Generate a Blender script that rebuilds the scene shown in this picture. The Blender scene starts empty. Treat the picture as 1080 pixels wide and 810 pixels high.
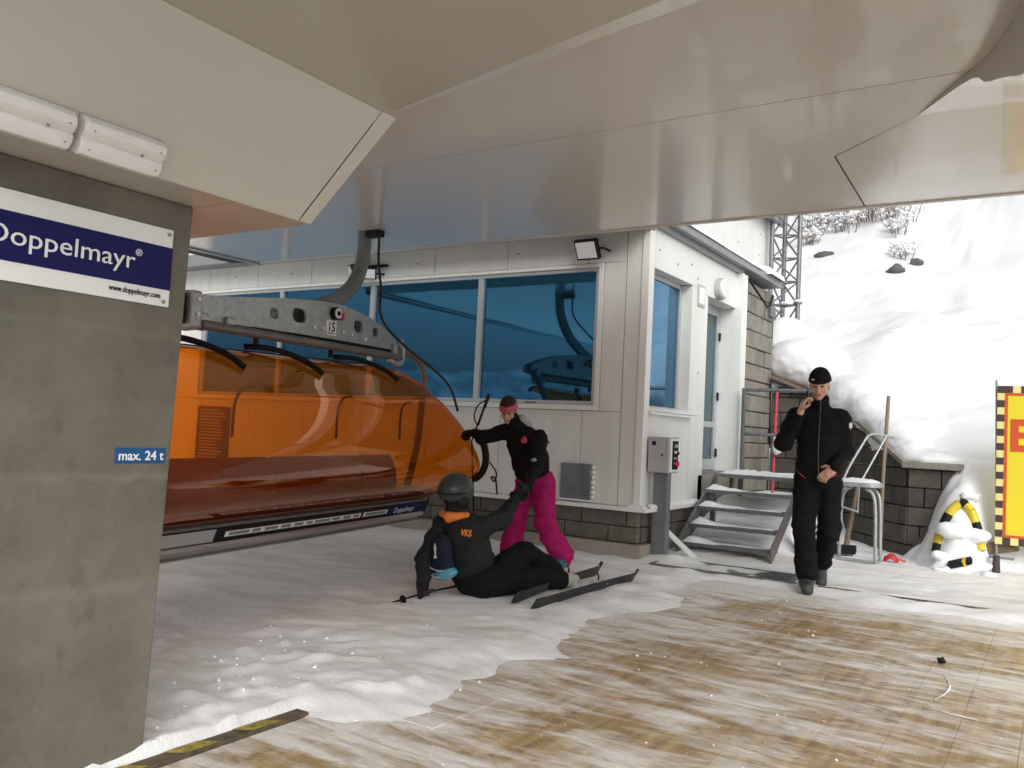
import bpy, bmesh, math, random
import numpy as np
from mathutils import Vector, Matrix

random.seed(7)
SC = bpy.context.scene
COL = SC.collection
R = math.radians

# ------------------------------------------------------------------ camera
CAM_H = 1.22
yaw, pitch, roll = R(32.8), R(3.0), R(2.8)
fwd = Vector((-math.sin(yaw)*math.cos(pitch), math.cos(yaw)*math.cos(pitch), math.sin(pitch)))
rt = Vector((math.cos(yaw), math.sin(yaw), 0)); up = rt.cross(fwd)
cr = rt*math.cos(roll) + up*math.sin(roll); cu = -rt*math.sin(roll) + up*math.cos(roll)
cd = bpy.data.cameras.new('camera'); cam = bpy.data.objects.new('camera', cd); COL.objects.link(cam)
cam.matrix_world = Matrix(((cr.x, cu.x, -fwd.x, 0), (cr.y, cu.y, -fwd.y, 0), (cr.z, cu.z, -fwd.z, CAM_H), (0, 0, 0, 1)))
cd.sensor_width = 36.0; cd.lens = 36.0*905/1080; cd.clip_start = 0.05; cd.clip_end = 1000
SC.camera = cam

# ------------------------------------------------------------------ sky, sun, exposure (overcast)
SUN_EL, SUN_AZ = R(34), R(138)      # azimuth clockwise from +Y
w = bpy.data.worlds.new('World'); SC.world = w; w.use_nodes = True
nt = w.node_tree; nt.nodes.clear()
wo = nt.nodes.new('ShaderNodeOutputWorld'); bg = nt.nodes.new('ShaderNodeBackground')
sky = nt.nodes.new('ShaderNodeTexSky'); sky.sky_type = 'NISHITA'; sky.sun_disc = False
sky.sun_elevation = SUN_EL; sky.sun_rotation = SUN_AZ; sky.dust_density = 6.0; sky.air_density = 1.0; sky.ozone_density = 1.0
hs = nt.nodes.new('ShaderNodeHueSaturation'); hs.inputs['Saturation'].default_value = 0.05
nt.links.new(sky.outputs[0], hs.inputs['Color']); nt.links.new(hs.outputs[0], bg.inputs[0]); nt.links.new(bg.outputs[0], wo.inputs[0])
bg.inputs[1].default_value = 0.15
sd = bpy.data.lights.new('sun', 'SUN'); sd.energy = 0.5; sd.angle = R(40); sd.color = (1.0, 0.96, 0.90)
sun = bpy.data.objects.new('sun', sd); COL.objects.link(sun)
sdir = Vector((math.sin(SUN_AZ)*math.cos(SUN_EL), math.cos(SUN_AZ)*math.cos(SUN_EL), math.sin(SUN_EL)))
sun.rotation_euler = sdir.to_track_quat('Z', 'Y').to_euler()
vs = SC.view_settings; vs.view_transform = 'Standard'; vs.look = 'None'; vs.gamma = 1.0; vs.use_curve_mapping = False
vs.exposure = 0.13
SC.cycles.max_bounces = 10; SC.cycles.diffuse_bounces = 5; SC.cycles.glossy_bounces = 5; SC.cycles.transparent_max_bounces = 12
SC.cycles.caustics_reflective = False; SC.cycles.caustics_refractive = False

# ------------------------------------------------------------------ materials
def newmat(name):
    m = bpy.data.materials.new(name); m.use_nodes = True
    n = m.node_tree; b = n.nodes['Principled BSDF']
    return m, n, b

def mat(name, col, rough=0.6, metal=0.0, var=0.0, vscale=3.0, bump=0.0, bscale=40.0, col2=None, coat=0.0, rand=0.0, spec=None, stretch=None, detail=5.0):
    m, n, b = newmat(name); L = n.links
    b.inputs['Roughness'].default_value = rough; b.inputs['Metallic'].default_value = metal
    if coat: b.inputs['Coat Weight'].default_value = coat; b.inputs['Coat Roughness'].default_value = 0.06
    if spec is not None: b.inputs['Specular IOR Level'].default_value = spec
    col = tuple(col) + (1,)
    geo = n.nodes.new('ShaderNodeNewGeometry'); src = geo.outputs['Position']
    if stretch:
        mp = n.nodes.new('ShaderNodeMapping'); mp.inputs['Scale'].default_value = stretch
        L.new(src, mp.inputs['Vector']); src = mp.outputs[0]
    out = None
    if var or col2:
        nz = n.nodes.new('ShaderNodeTexNoise'); nz.inputs['Scale'].default_value = vscale; nz.inputs['Detail'].default_value = detail; nz.inputs['Roughness'].default_value = 0.62
        L.new(src, nz.inputs['Vector'])
        rp = n.nodes.new('ShaderNodeValToRGB'); rp.color_ramp.elements[0].position = 0.3; rp.color_ramp.elements[1].position = 0.72
        c2 = tuple(col2)+(1,) if col2 else tuple(c*(1-var) for c in col[:3])+(1,)
        rp.color_ramp.elements[0].color = c2; rp.color_ramp.elements[1].color = col
        L.new(nz.outputs['Fac'], rp.inputs[0]); out = rp.outputs[0]
    if rand:
        oi = n.nodes.new('ShaderNodeObjectInfo'); mr = n.nodes.new('ShaderNodeMapRange')
        mr.inputs['To Min'].default_value = 1-rand; mr.inputs['To Max'].default_value = 1+rand
        L.new(oi.outputs['Random'], mr.inputs['Value'])
        mx = n.nodes.new('ShaderNodeMix'); mx.data_type = 'RGBA'; mx.blend_type = 'MULTIPLY'; mx.inputs['Factor'].default_value = 1
        if out: L.new(out, mx.inputs['A'])
        else: mx.inputs['A'].default_value = col
        L.new(mr.outputs[0], mx.inputs['B']); out = mx.outputs['Result']
    if out: L.new(out, b.inputs['Base Color'])
    else: b.inputs['Base Color'].default_value = col
    if bump:
        nb = n.nodes.new('ShaderNodeTexNoise'); nb.inputs['Scale'].default_value = bscale; nb.inputs['Detail'].default_value = 6
        L.new(src, nb.inputs['Vector'])
        bp = n.nodes.new('ShaderNodeBump'); bp.inputs['Strength'].default_value = bump; bp.inputs['Distance'].default_value = 0.02
        L.new(nb.outputs['Fac'], bp.inputs['Height']); L.new(bp.outputs[0], b.inputs['Normal'])
    return m

M = {}
M['snow'] = mat('snow', (.84, .85, .87), .55, var=.05, vscale=1.3, bump=.35, bscale=14)
M['snow_soft'] = mat('snow_soft', (.72, .73, .75), .65, bump=.5, bscale=4)
M['panel'] = mat('panel', (.74, .73, .69), .45, var=.13, vscale=2.2, bump=.02, bscale=5, stretch=(3.0, 3.0, .45), detail=8)
M['panel_out'] = mat('panel_out', (.74, .75, .72), .5, var=.12, vscale=1.8, stretch=(3.0, 3.0, .45), detail=8)
M['trim'] = mat('trim', (.78, .77, .73), .4, var=.05)
M['gutter'] = mat('gutter', (.27, .28, .29), .45, metal=.3, var=.15, vscale=6)
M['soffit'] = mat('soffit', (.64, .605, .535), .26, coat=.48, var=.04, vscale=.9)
M['soffit_shade'] = mat('soffit_shade', (.47, .44, .375), .36, coat=.25, var=.04, vscale=.9)  # darker copy of soffit: shade and dark reflection put into the colour
M['housing'] = mat('housing', (.55, .52, .455), .4, coat=.15, var=.04, vscale=1.2)
M['under'] = mat('under', (.58, .53, .45), .3, coat=.5, var=.06, vscale=2)
M['joint'] = mat('joint', (.04, .04, .04), .8)
M['lampcover'] = mat('lampcover', (.80, .79, .77), .35, var=.08, vscale=18, stretch=(4, .8, 4), bump=.1, bscale=30)
M['lampbase'] = mat('lampbase', (.42, .41, .39), .6)
M['signwhite'] = mat('signwhite', (.76, .78, .76), .3)
M['signblue'] = mat('signblue', (.010, .010, .085), .5, spec=.15)
M['plateblue'] = mat('plateblue', (.012, .085, .23), .5, spec=.2)
M['stone'] = mat('stone', (.155, .138, .112), .85, var=.4, vscale=7, bump=.5, bscale=26, rand=.16)
M['stone_dark'] = mat('stone_dark', (.085, .075, .06), .9, var=.4, vscale=6, bump=.5, bscale=26, rand=.18)
M['stone_pale'] = mat('stone_pale', (.27, .25, .21), .85, var=.35, vscale=6, bump=.45, bscale=24, rand=.12)
M['mortar'] = mat('mortar', (.11, .10, .085), .9, bump=.3)
M['found'] = mat('found', (.34, .305, .25), .85, var=.25, vscale=4, bump=.3, bscale=30)
M['frame'] = mat('frame', (.72, .71, .67), .4, var=.04)
M['frame_grey'] = mat('frame_grey', (.45, .48, .50), .4, metal=.3)
M['steel'] = mat('steel', (.24, .25, .255), .48, metal=.75, var=.35, vscale=16, bump=.06, bscale=60)
M['galv'] = mat('galv', (.47, .49, .49), .5, metal=.55, var=.35, vscale=22, bump=.08, bscale=80)
M['tubebrown'] = mat('tubebrown', (.20, .19, .175), .5, metal=.4, var=.3, vscale=12)
M['alu'] = mat('alu', (.55, .54, .52), .33, metal=.9, var=.2, vscale=8, stretch=(1, .2, 4))
M['postgrey'] = mat('postgrey', (.20, .215, .22), .5, metal=.3, var=.2, vscale=9)
M['boxgrey'] = mat('boxgrey', (.42, .425, .41), .5, var=.1, vscale=6)
M['black'] = mat('black', (.012, .012, .013), .45, spec=.12)
M['rubber'] = mat('rubber', (.02, .02, .022), .75, bump=.1)
M['white'] = mat('white', (.82, .82, .80), .4)
M['red'] = mat('red', (.48, .02, .03), .45)
M['pinkred'] = mat('pinkred', (.55, .05, .09), .5)
M['yellow'] = mat('yellow', (.68, .52, .03), .5, var=.25, vscale=14)
M['edge_worn'] = mat('edge_worn', (.03, .028, .025), .7, col2=(.16, .11, .06), vscale=16)
M['yellow_worn'] = mat('yellow_worn', (.55, .42, .04), .6, col2=(.10, .08, .05), vscale=22)
M['banner'] = mat('banner', (.72, .60, .02), .55, var=.08, vscale=5, bump=.05, bscale=6)
M['bannerred'] = mat('bannerred', (.55, .07, .015), .55)
M['checkdark'] = mat('checkdark', (.05, .03, .03), .6)
M['checkpale'] = mat('checkpale', (.72, .63, .25), .55)
M['woodpole'] = mat('woodpole', (.25, .19, .13), .7, var=.3, vscale=20, stretch=(6, 6, .6))
M['oldwood'] = mat('oldwood', (.20, .14, .09), .8, var=.35, vscale=20, bump=.2)
M['seatfab'] = mat('seatfab', (.13, .03, .016), .7, bump=.1)
M['seatshell'] = mat('seatshell', (.09, .085, .08), .5)
M['lampglass'] = mat('lampglass', (.75, .77, .78), .12, var=.1, vscale=30)
M['bushtwig'] = mat('bushtwig', (.26, .19, .14), .8, var=.4, vscale=9)
M['rock'] = mat('rock', (.13, .12, .11), .9, var=.4, vscale=4, bump=.5)
M['vent'] = mat('vent', (.36, .40, .42), .3, metal=.7, var=.4, vscale=5)
M['jacket'] = mat('jacket', (.010, .009, .010), .85, var=.35, vscale=18, bump=.18, bscale=30, spec=.12)
M['jacketgrey'] = mat('jacketgrey', (.022, .023, .024), .8, var=.35, vscale=16, bump=.18, bscale=30, spec=.12)
M['trouser'] = mat('trouser', (.009, .009, .010), .85, var=.3, vscale=12, bump=.18, bscale=25, spec=.12)
M['pink'] = mat('pink', (.40, .012, .125), .65, var=.3, vscale=14, bump=.18, bscale=25, spec=.12)
M['skin'] = mat('skin', (.58, .33, .25), .5, var=.12, vscale=30)
M['skinred'] = mat('skinred', (.42, .15, .12), .5)
M['eyedark'] = mat('eyedark', (.05, .035, .03), .4)
M['hair'] = mat('hair', (.045, .028, .018), .6, var=.4, vscale=40, bump=.4, bscale=90, spec=.15)
M['knit'] = mat('knit', (.011, .011, .012), .9, bump=.5, bscale=160, spec=.12)
M['headband'] = mat('headband', (.50, .10, .15), .85, var=.2, vscale=50, bump=.4, bscale=140)
M['helmet'] = mat('helmet', (.05, .052, .054), .32, coat=.2, var=.35, vscale=9, spec=.15)
M['orange'] = mat('orange', (.72, .19, .025), .7, var=.15, vscale=12)
M['boot'] = mat('boot', (.05, .048, .046), .6, var=.3, vscale=25, bump=.2)
M['skiboot'] = mat('skiboot', (.42, .40, .35), .4, var=.3, vscale=14)
M['bootblue'] = mat('bootblue', (.03, .13, .2), .45)
M['navy'] = mat('navy', (.014, .018, .032), .7, bump=.15, spec=.12)
M['cyan'] = mat('cyan', (.09, .33, .46), .5, var=.25, vscale=30)
M['ski'] = mat('ski', (.018, .018, .02), .35, var=.3, vscale=20, spec=.15)
M['greyhood'] = mat('greyhood', (.30, .31, .32), .7)

def concrete():
    m, n, b = newmat('concrete'); L = n.links
    geo = n.nodes.new('ShaderNodeNewGeometry')
    nz = n.nodes.new('ShaderNodeTexNoise'); nz.inputs['Scale'].default_value = 2.4; nz.inputs['Detail'].default_value = 9; nz.inputs['Roughness'].default_value = .65
    L.new(geo.outputs['Position'], nz.inputs['Vector'])
    rp = n.nodes.new('ShaderNodeValToRGB'); e = rp.color_ramp.elements
    e[0].position = .3; e[0].color = (.092, .083, .065, 1); e[1].position = .7; e[1].color = (.175, .160, .130, 1)
    L.new(nz.outputs['Fac'], rp.inputs[0])
    # pale shutter lines at two pour heights, wobbling
    sp = n.nodes.new('ShaderNodeSeparateXYZ'); L.new(geo.outputs['Position'], sp.inputs[0])
    n2 = n.nodes.new('ShaderNodeTexNoise'); n2.inputs['Scale'].default_value = 6; L.new(geo.outputs['Position'], n2.inputs['Vector'])
    col = rp.outputs[0]
    for zz, wid, amt in ((.99, .022, .5), (.62, .03, .45), (1.49, .02, .3)):
        ma = n.nodes.new('ShaderNodeMath'); ma.operation = 'MULTIPLY_ADD'; ma.inputs[1].default_value = .05; ma.inputs[2].default_value = -zz-.025
        L.new(n2.outputs['Fac'], ma.inputs[0])
        ad = n.nodes.new('ShaderNodeMath'); ad.operation = 'ADD'; L.new(sp.outputs['Z'], ad.inputs[0]); L.new(ma.outputs[0], ad.inputs[1])
        ab = n.nodes.new('ShaderNodeMath'); ab.operation = 'ABSOLUTE'; L.new(ad.outputs[0], ab.inputs[0])
        mr = n.nodes.new('ShaderNodeMapRange'); mr.inputs['From Max'].default_value = wid; mr.inputs['To Min'].default_value = amt; mr.inputs['To Max'].default_value = 0
        L.new(ab.outputs[0], mr.inputs['Value'])
        mm = n.nodes.new('ShaderNodeMath'); mm.operation = 'MULTIPLY'; L.new(mr.outputs[0], mm.inputs[0]); L.new(n2.outputs['Fac'], mm.inputs[1])
        mx = n.nodes.new('ShaderNodeMix'); mx.data_type = 'RGBA'; mx.inputs['B'].default_value = (.27, .25, .205, 1)
        L.new(mm.outputs[0], mx.inputs['Factor']); L.new(col, mx.inputs['A']); col = mx.outputs['Result']
    n3 = n.nodes.new('ShaderNodeTexNoise'); n3.inputs['Scale'].default_value = 9; n3.inputs['Detail'].default_value = 3; L.new(geo.outputs['Position'], n3.inputs['Vector'])
    mr = n.nodes.new('ShaderNodeMapRange'); mr.inputs['From Min'].default_value = .62; mr.inputs['From Max'].default_value = .75; mr.inputs['To Max'].default_value = .35
    L.new(n3.outputs['Fac'], mr.inputs['Value'])
    mx = n.nodes.new('ShaderNodeMix'); mx.data_type = 'RGBA'; mx.inputs['B'].default_value = (.06, .052, .04, 1)
    L.new(mr.outputs[0], mx.inputs['Factor']); L.new(col, mx.inputs['A']); L.new(mx.outputs['Result'], b.inputs['Base Color'])
    b.inputs['Roughness'].default_value = .8
    nb = n.nodes.new('ShaderNodeTexNoise'); nb.inputs['Scale'].default_value = 55; nb.inputs['Detail'].default_value = 8; L.new(geo.outputs['Position'], nb.inputs['Vector'])
    bp = n.nodes.new('ShaderNodeBump'); bp.inputs['Strength'].default_value = .25; bp.inputs['Distance'].default_value = .01
    L.new(nb.outputs['Fac'], bp.inputs['Height']); L.new(bp.outputs[0], b.inputs['Normal'])
    return m
M['concrete'] = concrete()

def window_glass():
    m, n, b = newmat('window_glass'); L = n.links
    b.inputs['Base Color'].default_value = (.05, .185, .33, 1); b.inputs['Metallic'].default_value = .92; b.inputs['Roughness'].default_value = .03
    geo = n.nodes.new('ShaderNodeNewGeometry')
    nb = n.nodes.new('ShaderNodeTexNoise'); nb.inputs['Scale'].default_value = 1.6; L.new(geo.outputs['Position'], nb.inputs['Vector'])
    bp = n.nodes.new('ShaderNodeBump'); bp.inputs['Strength'].default_value = .04; bp.inputs['Distance'].default_value = .02
    L.new(nb.outputs['Fac'], bp.inputs['Height']); L.new(bp.outputs[0], b.inputs['Normal'])
    return m
M['glass'] = window_glass()

def bubble_mat():
    m = bpy.data.materials.new('bubble_orange'); m.use_nodes = True; n = m.node_tree; n.nodes.clear(); L = n.links
    o = n.nodes.new('ShaderNodeOutputMaterial'); tr = n.nodes.new('ShaderNodeBsdfTransparent'); tr.inputs[0].default_value = (1, .24, .008, 1)
    gl = n.nodes.new('ShaderNodeBsdfGlossy'); gl.inputs['Color'].default_value = (1, .74, .58, 1); gl.inputs['Roughness'].default_value = .025
    df = n.nodes.new('ShaderNodeBsdfTranslucent'); df.inputs[0].default_value = (1, .20, .004, 1)
    fr = n.nodes.new('ShaderNodeFresnel'); fr.inputs[0].default_value = 1.66
    mx0 = n.nodes.new('ShaderNodeMixShader'); mx0.inputs[0].default_value = .30
    L.new(tr.outputs[0], mx0.inputs[1]); L.new(df.outputs[0], mx0.inputs[2])
    mx = n.nodes.new('ShaderNodeMixShader'); L.new(fr.outputs[0], mx.inputs[0]); L.new(mx0.outputs[0], mx.inputs[1]); L.new(gl.outputs[0], mx.inputs[2])
    L.new(mx.outputs[0], o.inputs[0]); return m
M['bubble'] = bubble_mat()

def snow_ground_mat():
    # packed snow, slightly soiled where skis and boots have dragged dirt
    m, n, b = newmat('packed_snow'); L = n.links
    geo = n.nodes.new('ShaderNodeNewGeometry')
    mp = n.nodes.new('ShaderNodeMapping'); mp.inputs['Rotation'].default_value = (0, 0, R(25)); mp.inputs['Scale'].default_value = (1.0, 3.4, 1)
    L.new(geo.outputs['Position'], mp.inputs['Vector'])
    nz = n.nodes.new('ShaderNodeTexNoise'); nz.inputs['Scale'].default_value = .8; nz.inputs['Detail'].default_value = 8; nz.inputs['Roughness'].default_value = .65
    L.new(mp.outputs[0], nz.inputs['Vector'])
    rp = n.nodes.new('ShaderNodeValToRGB'); e = rp.color_ramp.elements
    e[0].position = .34; e[0].color = (.74, .71, .69, 1); e[1].position = .55; e[1].color = (.90, .905, .91, 1)
    L.new(nz.outputs['Fac'], rp.inputs[0]); L.new(rp.outputs[0], b.inputs['Base Color'])
    b.inputs['Roughness'].default_value = .5
    nb = n.nodes.new('ShaderNodeTexNoise'); nb.inputs['Scale'].default_value = 26; nb.inputs['Detail'].default_value = 7; nb.inputs['Roughness'].default_value = .7
    L.new(mp.outputs[0], nb.inputs['Vector'])
    bp = n.nodes.new('ShaderNodeBump'); bp.inputs['Strength'].default_value = .5; bp.inputs['Distance'].default_value = .015
    L.new(nb.outputs['Fac'], bp.inputs['Height']); L.new(bp.outputs[0], b.inputs['Normal'])
    return m
M['ground'] = snow_ground_mat()

def plank_mat():
    m, n, b = newmat('snowy_plank'); L = n.links
    geo = n.nodes.new('ShaderNodeNewGeometry')
    # wood
    mp = n.nodes.new('ShaderNodeMapping'); mp.inputs['Scale'].default_value = (9, 1.0, 9); L.new(geo.outputs['Position'], mp.inputs['Vector'])
    nw = n.nodes.new('ShaderNodeTexNoise'); nw.inputs['Scale'].default_value = 2.2; nw.inputs['Detail'].default_value = 7; L.new(mp.outputs[0], nw.inputs['Vector'])
    rw = n.nodes.new('ShaderNodeValToRGB'); e = rw.color_ramp.elements
    e[0].position = .3; e[0].color = (.22, .135, .05, 1); e[1].position = .75; e[1].color = (.50, .35, .16, 1); L.new(nw.outputs['Fac'], rw.inputs[0])
    # snow film: streaky smears dragged by skis, two directions
    def film(rot, sc, scale, seed, dist):
        q = n.nodes.new('ShaderNodeMapping'); q.inputs['Rotation'].default_value = (0, 0, R(rot)); q.inputs['Scale'].default_value = sc; q.inputs['Location'].default_value = (seed, seed*.7, 0)
        L.new(geo.outputs['Position'], q.inputs['Vector'])
        t = n.nodes.new('ShaderNodeTexNoise'); t.inputs['Scale'].default_value = scale; t.inputs['Detail'].default_value = 9; t.inputs['Roughness'].default_value = .68; t.inputs['Distortion'].default_value = dist
        L.new(q.outputs[0], t.inputs['Vector']); return t.outputs['Fac']
    a = film(14, (.8, 3.4, 1), 1.8, 3.1, 1.2); c = film(76, (.9, 3.2, 1), 2.0, 8.3, 1.2); d = film(50, (1, 1.3, 1), .9, 5.7, .8)
    s1 = n.nodes.new('ShaderNodeMath'); s1.operation = 'ADD'; L.new(a, s1.inputs[0]); L.new(c, s1.inputs[1])
    s2 = n.nodes.new('ShaderNodeMath'); s2.operation = 'MULTIPLY_ADD'; s2.inputs[1].default_value = 1.1; L.new(d, s2.inputs[0]); L.new(s1.outputs[0], s2.inputs[2])
    sx_ = n.nodes.new('ShaderNodeSeparateXYZ'); L.new(geo.outputs['Position'], sx_.inputs[0]); tot = s2.outputs[0]
    for ax, lo_, hi_ in (('X', -1.3, -2.6), ('Y', 6.2, 7.5)):
        e_ = n.nodes.new('ShaderNodeMapRange'); e_.interpolation_type = 'SMOOTHSTEP'; e_.inputs['From Min'].default_value = lo_; e_.inputs['From Max'].default_value = hi_; e_.inputs['To Max'].default_value = .15 if ax == 'X' else .28
        L.new(sx_.outputs[ax], e_.inputs['Value']); ad_ = n.nodes.new('ShaderNodeMath'); ad_.operation = 'ADD'; L.new(tot, ad_.inputs[0]); L.new(e_.outputs[0], ad_.inputs[1]); tot = ad_.outputs[0]
    mr = n.nodes.new('ShaderNodeMapRange'); mr.inputs['From Min'].default_value = 1.43; mr.inputs['From Max'].default_value = 1.80; mr.inputs['To Min'].default_value = .03; mr.inputs['To Max'].default_value = .95
    L.new(tot, mr.inputs['Value'])
    mx = n.nodes.new('ShaderNodeMix'); mx.data_type = 'RGBA'; mx.inputs['B'].default_value = (.80, .775, .745, 1)
    L.new(mr.outputs[0], mx.inputs['Factor']); L.new(rw.outputs[0], mx.inputs['A']); L.new(mx.outputs['Result'], b.inputs['Base Color'])
    b.inputs['Roughness'].default_value = .42
    bp = n.nodes.new('ShaderNodeBump'); bp.inputs['Strength'].default_value = .6; bp.inputs['Distance'].default_value = .015
    L.new(s2.outputs[0], bp.inputs['Height']); L.new(bp.outputs[0], b.inputs['Normal'])
    return m
M['plank'] = plank_mat()

# ------------------------------------------------------------------ helpers
OFF = {}
def fin(o, parent=None, off=None):
    COL.objects.link(o)
    if parent is not None:
        o.parent = parent; OFF[o.name] = OFF.get(parent.name, Vector((0, 0, 0)))
    else:
        OFF[o.name] = Vector(off) if off is not None else Vector((0, 0, 0)); o.location = OFF[o.name]
    return o

def tag(o, label, cat, group=None):
    o['label'] = label; o['category'] = cat
    if group: o['group'] = group
    return o
def thing(name, label, cat, loc=(0, 0, 0), group=None):
    o = bpy.data.objects.new(name, None); o.empty_display_size = .1
    fin(o, None, loc); return tag(o, label, cat, group)
def struct(o, kind='structure'):
    o['kind'] = kind; return o

class MB:
    def __init__(s): s.v = []; s.f = []; s.m = []
    def add(s, verts, faces, mi=0):
        b = len(s.v); s.v += [tuple(p) for p in verts]; s.f += [tuple(b+i for i in f) for f in faces]; s.m += [mi]*len(faces); return s
    def box(s, x0, x1, y0, y1, z0, z1, mi=0):
        return s.add([(x0,y0,z0),(x1,y0,z0),(x1,y1,z0),(x0,y1,z0),(x0,y0,z1),(x1,y0,z1),(x1,y1,z1),(x0,y1,z1)],
                     [(0,3,2,1),(4,5,6,7),(0,1,5,4),(1,2,6,5),(2,3,7,6),(3,0,4,7)], mi)
    def obox(s, c, ax, ay, az, hx, hy, hz, mi=0):
        c, ax, ay, az = Vector(c), Vector(ax).normalized(), Vector(ay).normalized(), Vector(az).normalized()
        v = [c+ax*(i*hx)+ay*(j*hy)+az*(k*hz) for k in (-1,1) for i, j in ((-1,-1),(1,-1),(1,1),(-1,1))]
        return s.add(v, [(0,3,2,1),(4,5,6,7),(0,1,5,4),(1,2,6,5),(2,3,7,6),(3,0,4,7)], mi)
    def hexa(s, b4, t4, mi=0):
        return s.add(list(b4)+list(t4), [(0,3,2,1),(4,5,6,7),(0,1,5,4),(1,2,6,5),(2,3,7,6),(3,0,4,7)], mi)
    def prism(s, pts, z0, z1, mi=0):
        n = len(pts); v = [(x, y, z0) for x, y in pts]+[(x, y, z1) for x, y in pts]
        return s.add(v, [tuple(range(n))[::-1], tuple(range(n, 2*n))]+[(i, (i+1) % n, n+(i+1) % n, n+i) for i in range(n)], mi)
    def tube(s, pts, r, seg=8, mi=0, cap=True, squash=None):
        pts = [Vector(p) for p in pts]; n = len(pts); rs = r if isinstance(r, (list, tuple)) else [r]*n
        t0 = (pts[1]-pts[0]).normalized(); ref = Vector((0, 0, 1)) if abs(t0.z) < .9 else Vector((1, 0, 0))
        nx = t0.cross(ref).normalized(); v = []
        for i in range(n):
            t = (pts[min(i+1, n-1)]-pts[max(i-1, 0)]).normalized()
            nx = (nx-t*nx.dot(t)).normalized(); ny = t.cross(nx)
            q = squash or 1.0
            for k in range(seg):
                a = 2*math.pi*k/seg; v.append(pts[i]+nx*(math.cos(a)*rs[i])+ny*(math.sin(a)*rs[i]*q))
        f = [(i*seg+k, i*seg+(k+1) % seg, (i+1)*seg+(k+1) % seg, (i+1)*seg+k) for i in range(n-1) for k in range(seg)]
        if cap: f += [tuple(range(seg))[::-1], tuple((n-1)*seg+k for k in range(seg))]
        return s.add(v, f, mi)
    def disc(s, c, nrm, r, h, seg=20, mi=0):
        c = Vector(c); nrm = Vector(nrm).normalized(); return s.tube([c-nrm*h/2, c+nrm*h/2], r, seg, mi)
    def grid(s, P, mi=0, flip=False):
        nu, nv = len(P), len(P[0]); v = [p for row in P for p in row]
        f = [(i*nv+j, i*nv+j+1, (i+1)*nv+j+1, (i+1)*nv+j) for i in range(nu-1) for j in range(nv-1)]
        if flip: f = [q[::-1] for q in f]
        return s.add(v, f, mi)
    def build(s, name, mats, parent=None, off=None, smooth=False, bevel=0.0):
        me = bpy.data.meshes.new(name)
        o0 = OFF.get(parent.name, Vector((0,0,0))) if parent is not None else (Vector(off) if off is not None else Vector((0,0,0)))
        me.from_pydata([tuple(Vector(p)-o0) for p in s.v], [], s.f); me.update()
        if isinstance(mats, str): mats = [mats]
        for k in mats: me.materials.append(M[k])
        if len(mats) > 1: me.polygons.foreach_set('material_index', s.m)
        if smooth:
            me.polygons.foreach_set('use_smooth', [True]*len(me.polygons))
            if smooth != True: me.set_sharp_from_angle(angle=R(smooth))
        o = bpy.data.objects.new(name, me); fin(o, parent, off)
        if bevel:
            b = o.modifiers.new('bevel', 'BEVEL'); b.width = bevel; b.segments = 2; b.limit_method = 'ANGLE'; b.angle_limit = R(40)
        return o

def crv(pts, n=24):
    # Catmull-Rom through points
    P = [Vector(p) for p in pts]; P = [P[0]*2-P[1]]+P+[P[-1]*2-P[-2]]; out = []
    m = len(P)-3
    for i in range(m):
        k = max(2, n//m)
        for j in range(k):
            t = j/k; a, b, c, d = P[i:i+4]
            out.append(.5*((2*b)+(c-a)*t+(2*a-5*b+4*c-d)*t*t+(3*b-a-3*c+d)*t**3))
    out.append(P[-2]); return out

def text(name, body, size, origin, xdir, ydir, matk, parent, ext=.0012, align='LEFT', sx=1.0, off=None, wt=0.0, width=None):
    cu_ = bpy.data.curves.new(name, 'FONT'); cu_.body = body; cu_.size = size; cu_.extrude = ext; cu_.align_x = align; cu_.resolution_u = 3; cu_.offset = wt
    to = bpy.data.objects.new('tmp', cu_); COL.objects.link(to)
    dg = bpy.context.evaluated_depsgraph_get(); me = bpy.data.meshes.new_from_object(to.evaluated_get(dg)); bpy.data.objects.remove(to)
    if width:
        xs = [v.co.x for v in me.vertices]; sx = width/(max(xs)-min(xs))
    x = Vector(xdir).normalized(); y = Vector(ydir).normalized(); z = x.cross(y)
    mm = Matrix(((x.x*sx, y.x, z.x, origin[0]), (x.y*sx, y.y, z.y, origin[1]), (x.z*sx, y.z, z.z, origin[2]), (0,0,0,1)))
    me.transform(Matrix.Translation(-OFF.get(parent.name, Vector((0,0,0)))) @ mm); me.materials.clear(); me.materials.append(M[matk]); me.name = name
    o = bpy.data.objects.new(name, me); return fin(o, parent)

# vectorised value noise
_rs = np.random.RandomState(3); _T = _rs.rand(4096); _Pm = _rs.permutation(4096)
def _h(i, j, k): return _T[_Pm[(_Pm[(_Pm[i & 4095]+j) & 4095]+k) & 4095]]
def noise3(x, y, z):
    xi, yi, zi = np.floor(x).astype(int), np.floor(y).astype(int), np.floor(z).astype(int)
    u, v, w_ = x-xi, y-yi, z-zi; u = u*u*(3-2*u); v = v*v*(3-2*v); w_ = w_*w_*(3-2*w_)
    def L(a, b, t): return a+(b-a)*t
    return L(L(L(_h(xi,yi,zi),_h(xi+1,yi,zi),u), L(_h(xi,yi+1,zi),_h(xi+1,yi+1,zi),u), v),
             L(L(_h(xi,yi,zi+1),_h(xi+1,yi,zi+1),u), L(_h(xi,yi+1,zi+1),_h(xi+1,yi+1,zi+1),u), v), w_)
def fbm(x, y, s=1.0, o=4, seed=0.0):
    r = 0; a = .5
    for i in range(o):
        r = r+a*noise3(x*s+seed*7.3+i*17.1, y*s-seed*3.1+i*5.7, np.zeros_like(x)+seed+i*2.3); s *= 2.03; a *= .5
    return r/(1-.5**o)
def sst(a, b, x):
    t = np.clip((x-a)/(b-a), 0, 1); return t*t*(3-2*t)
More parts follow.
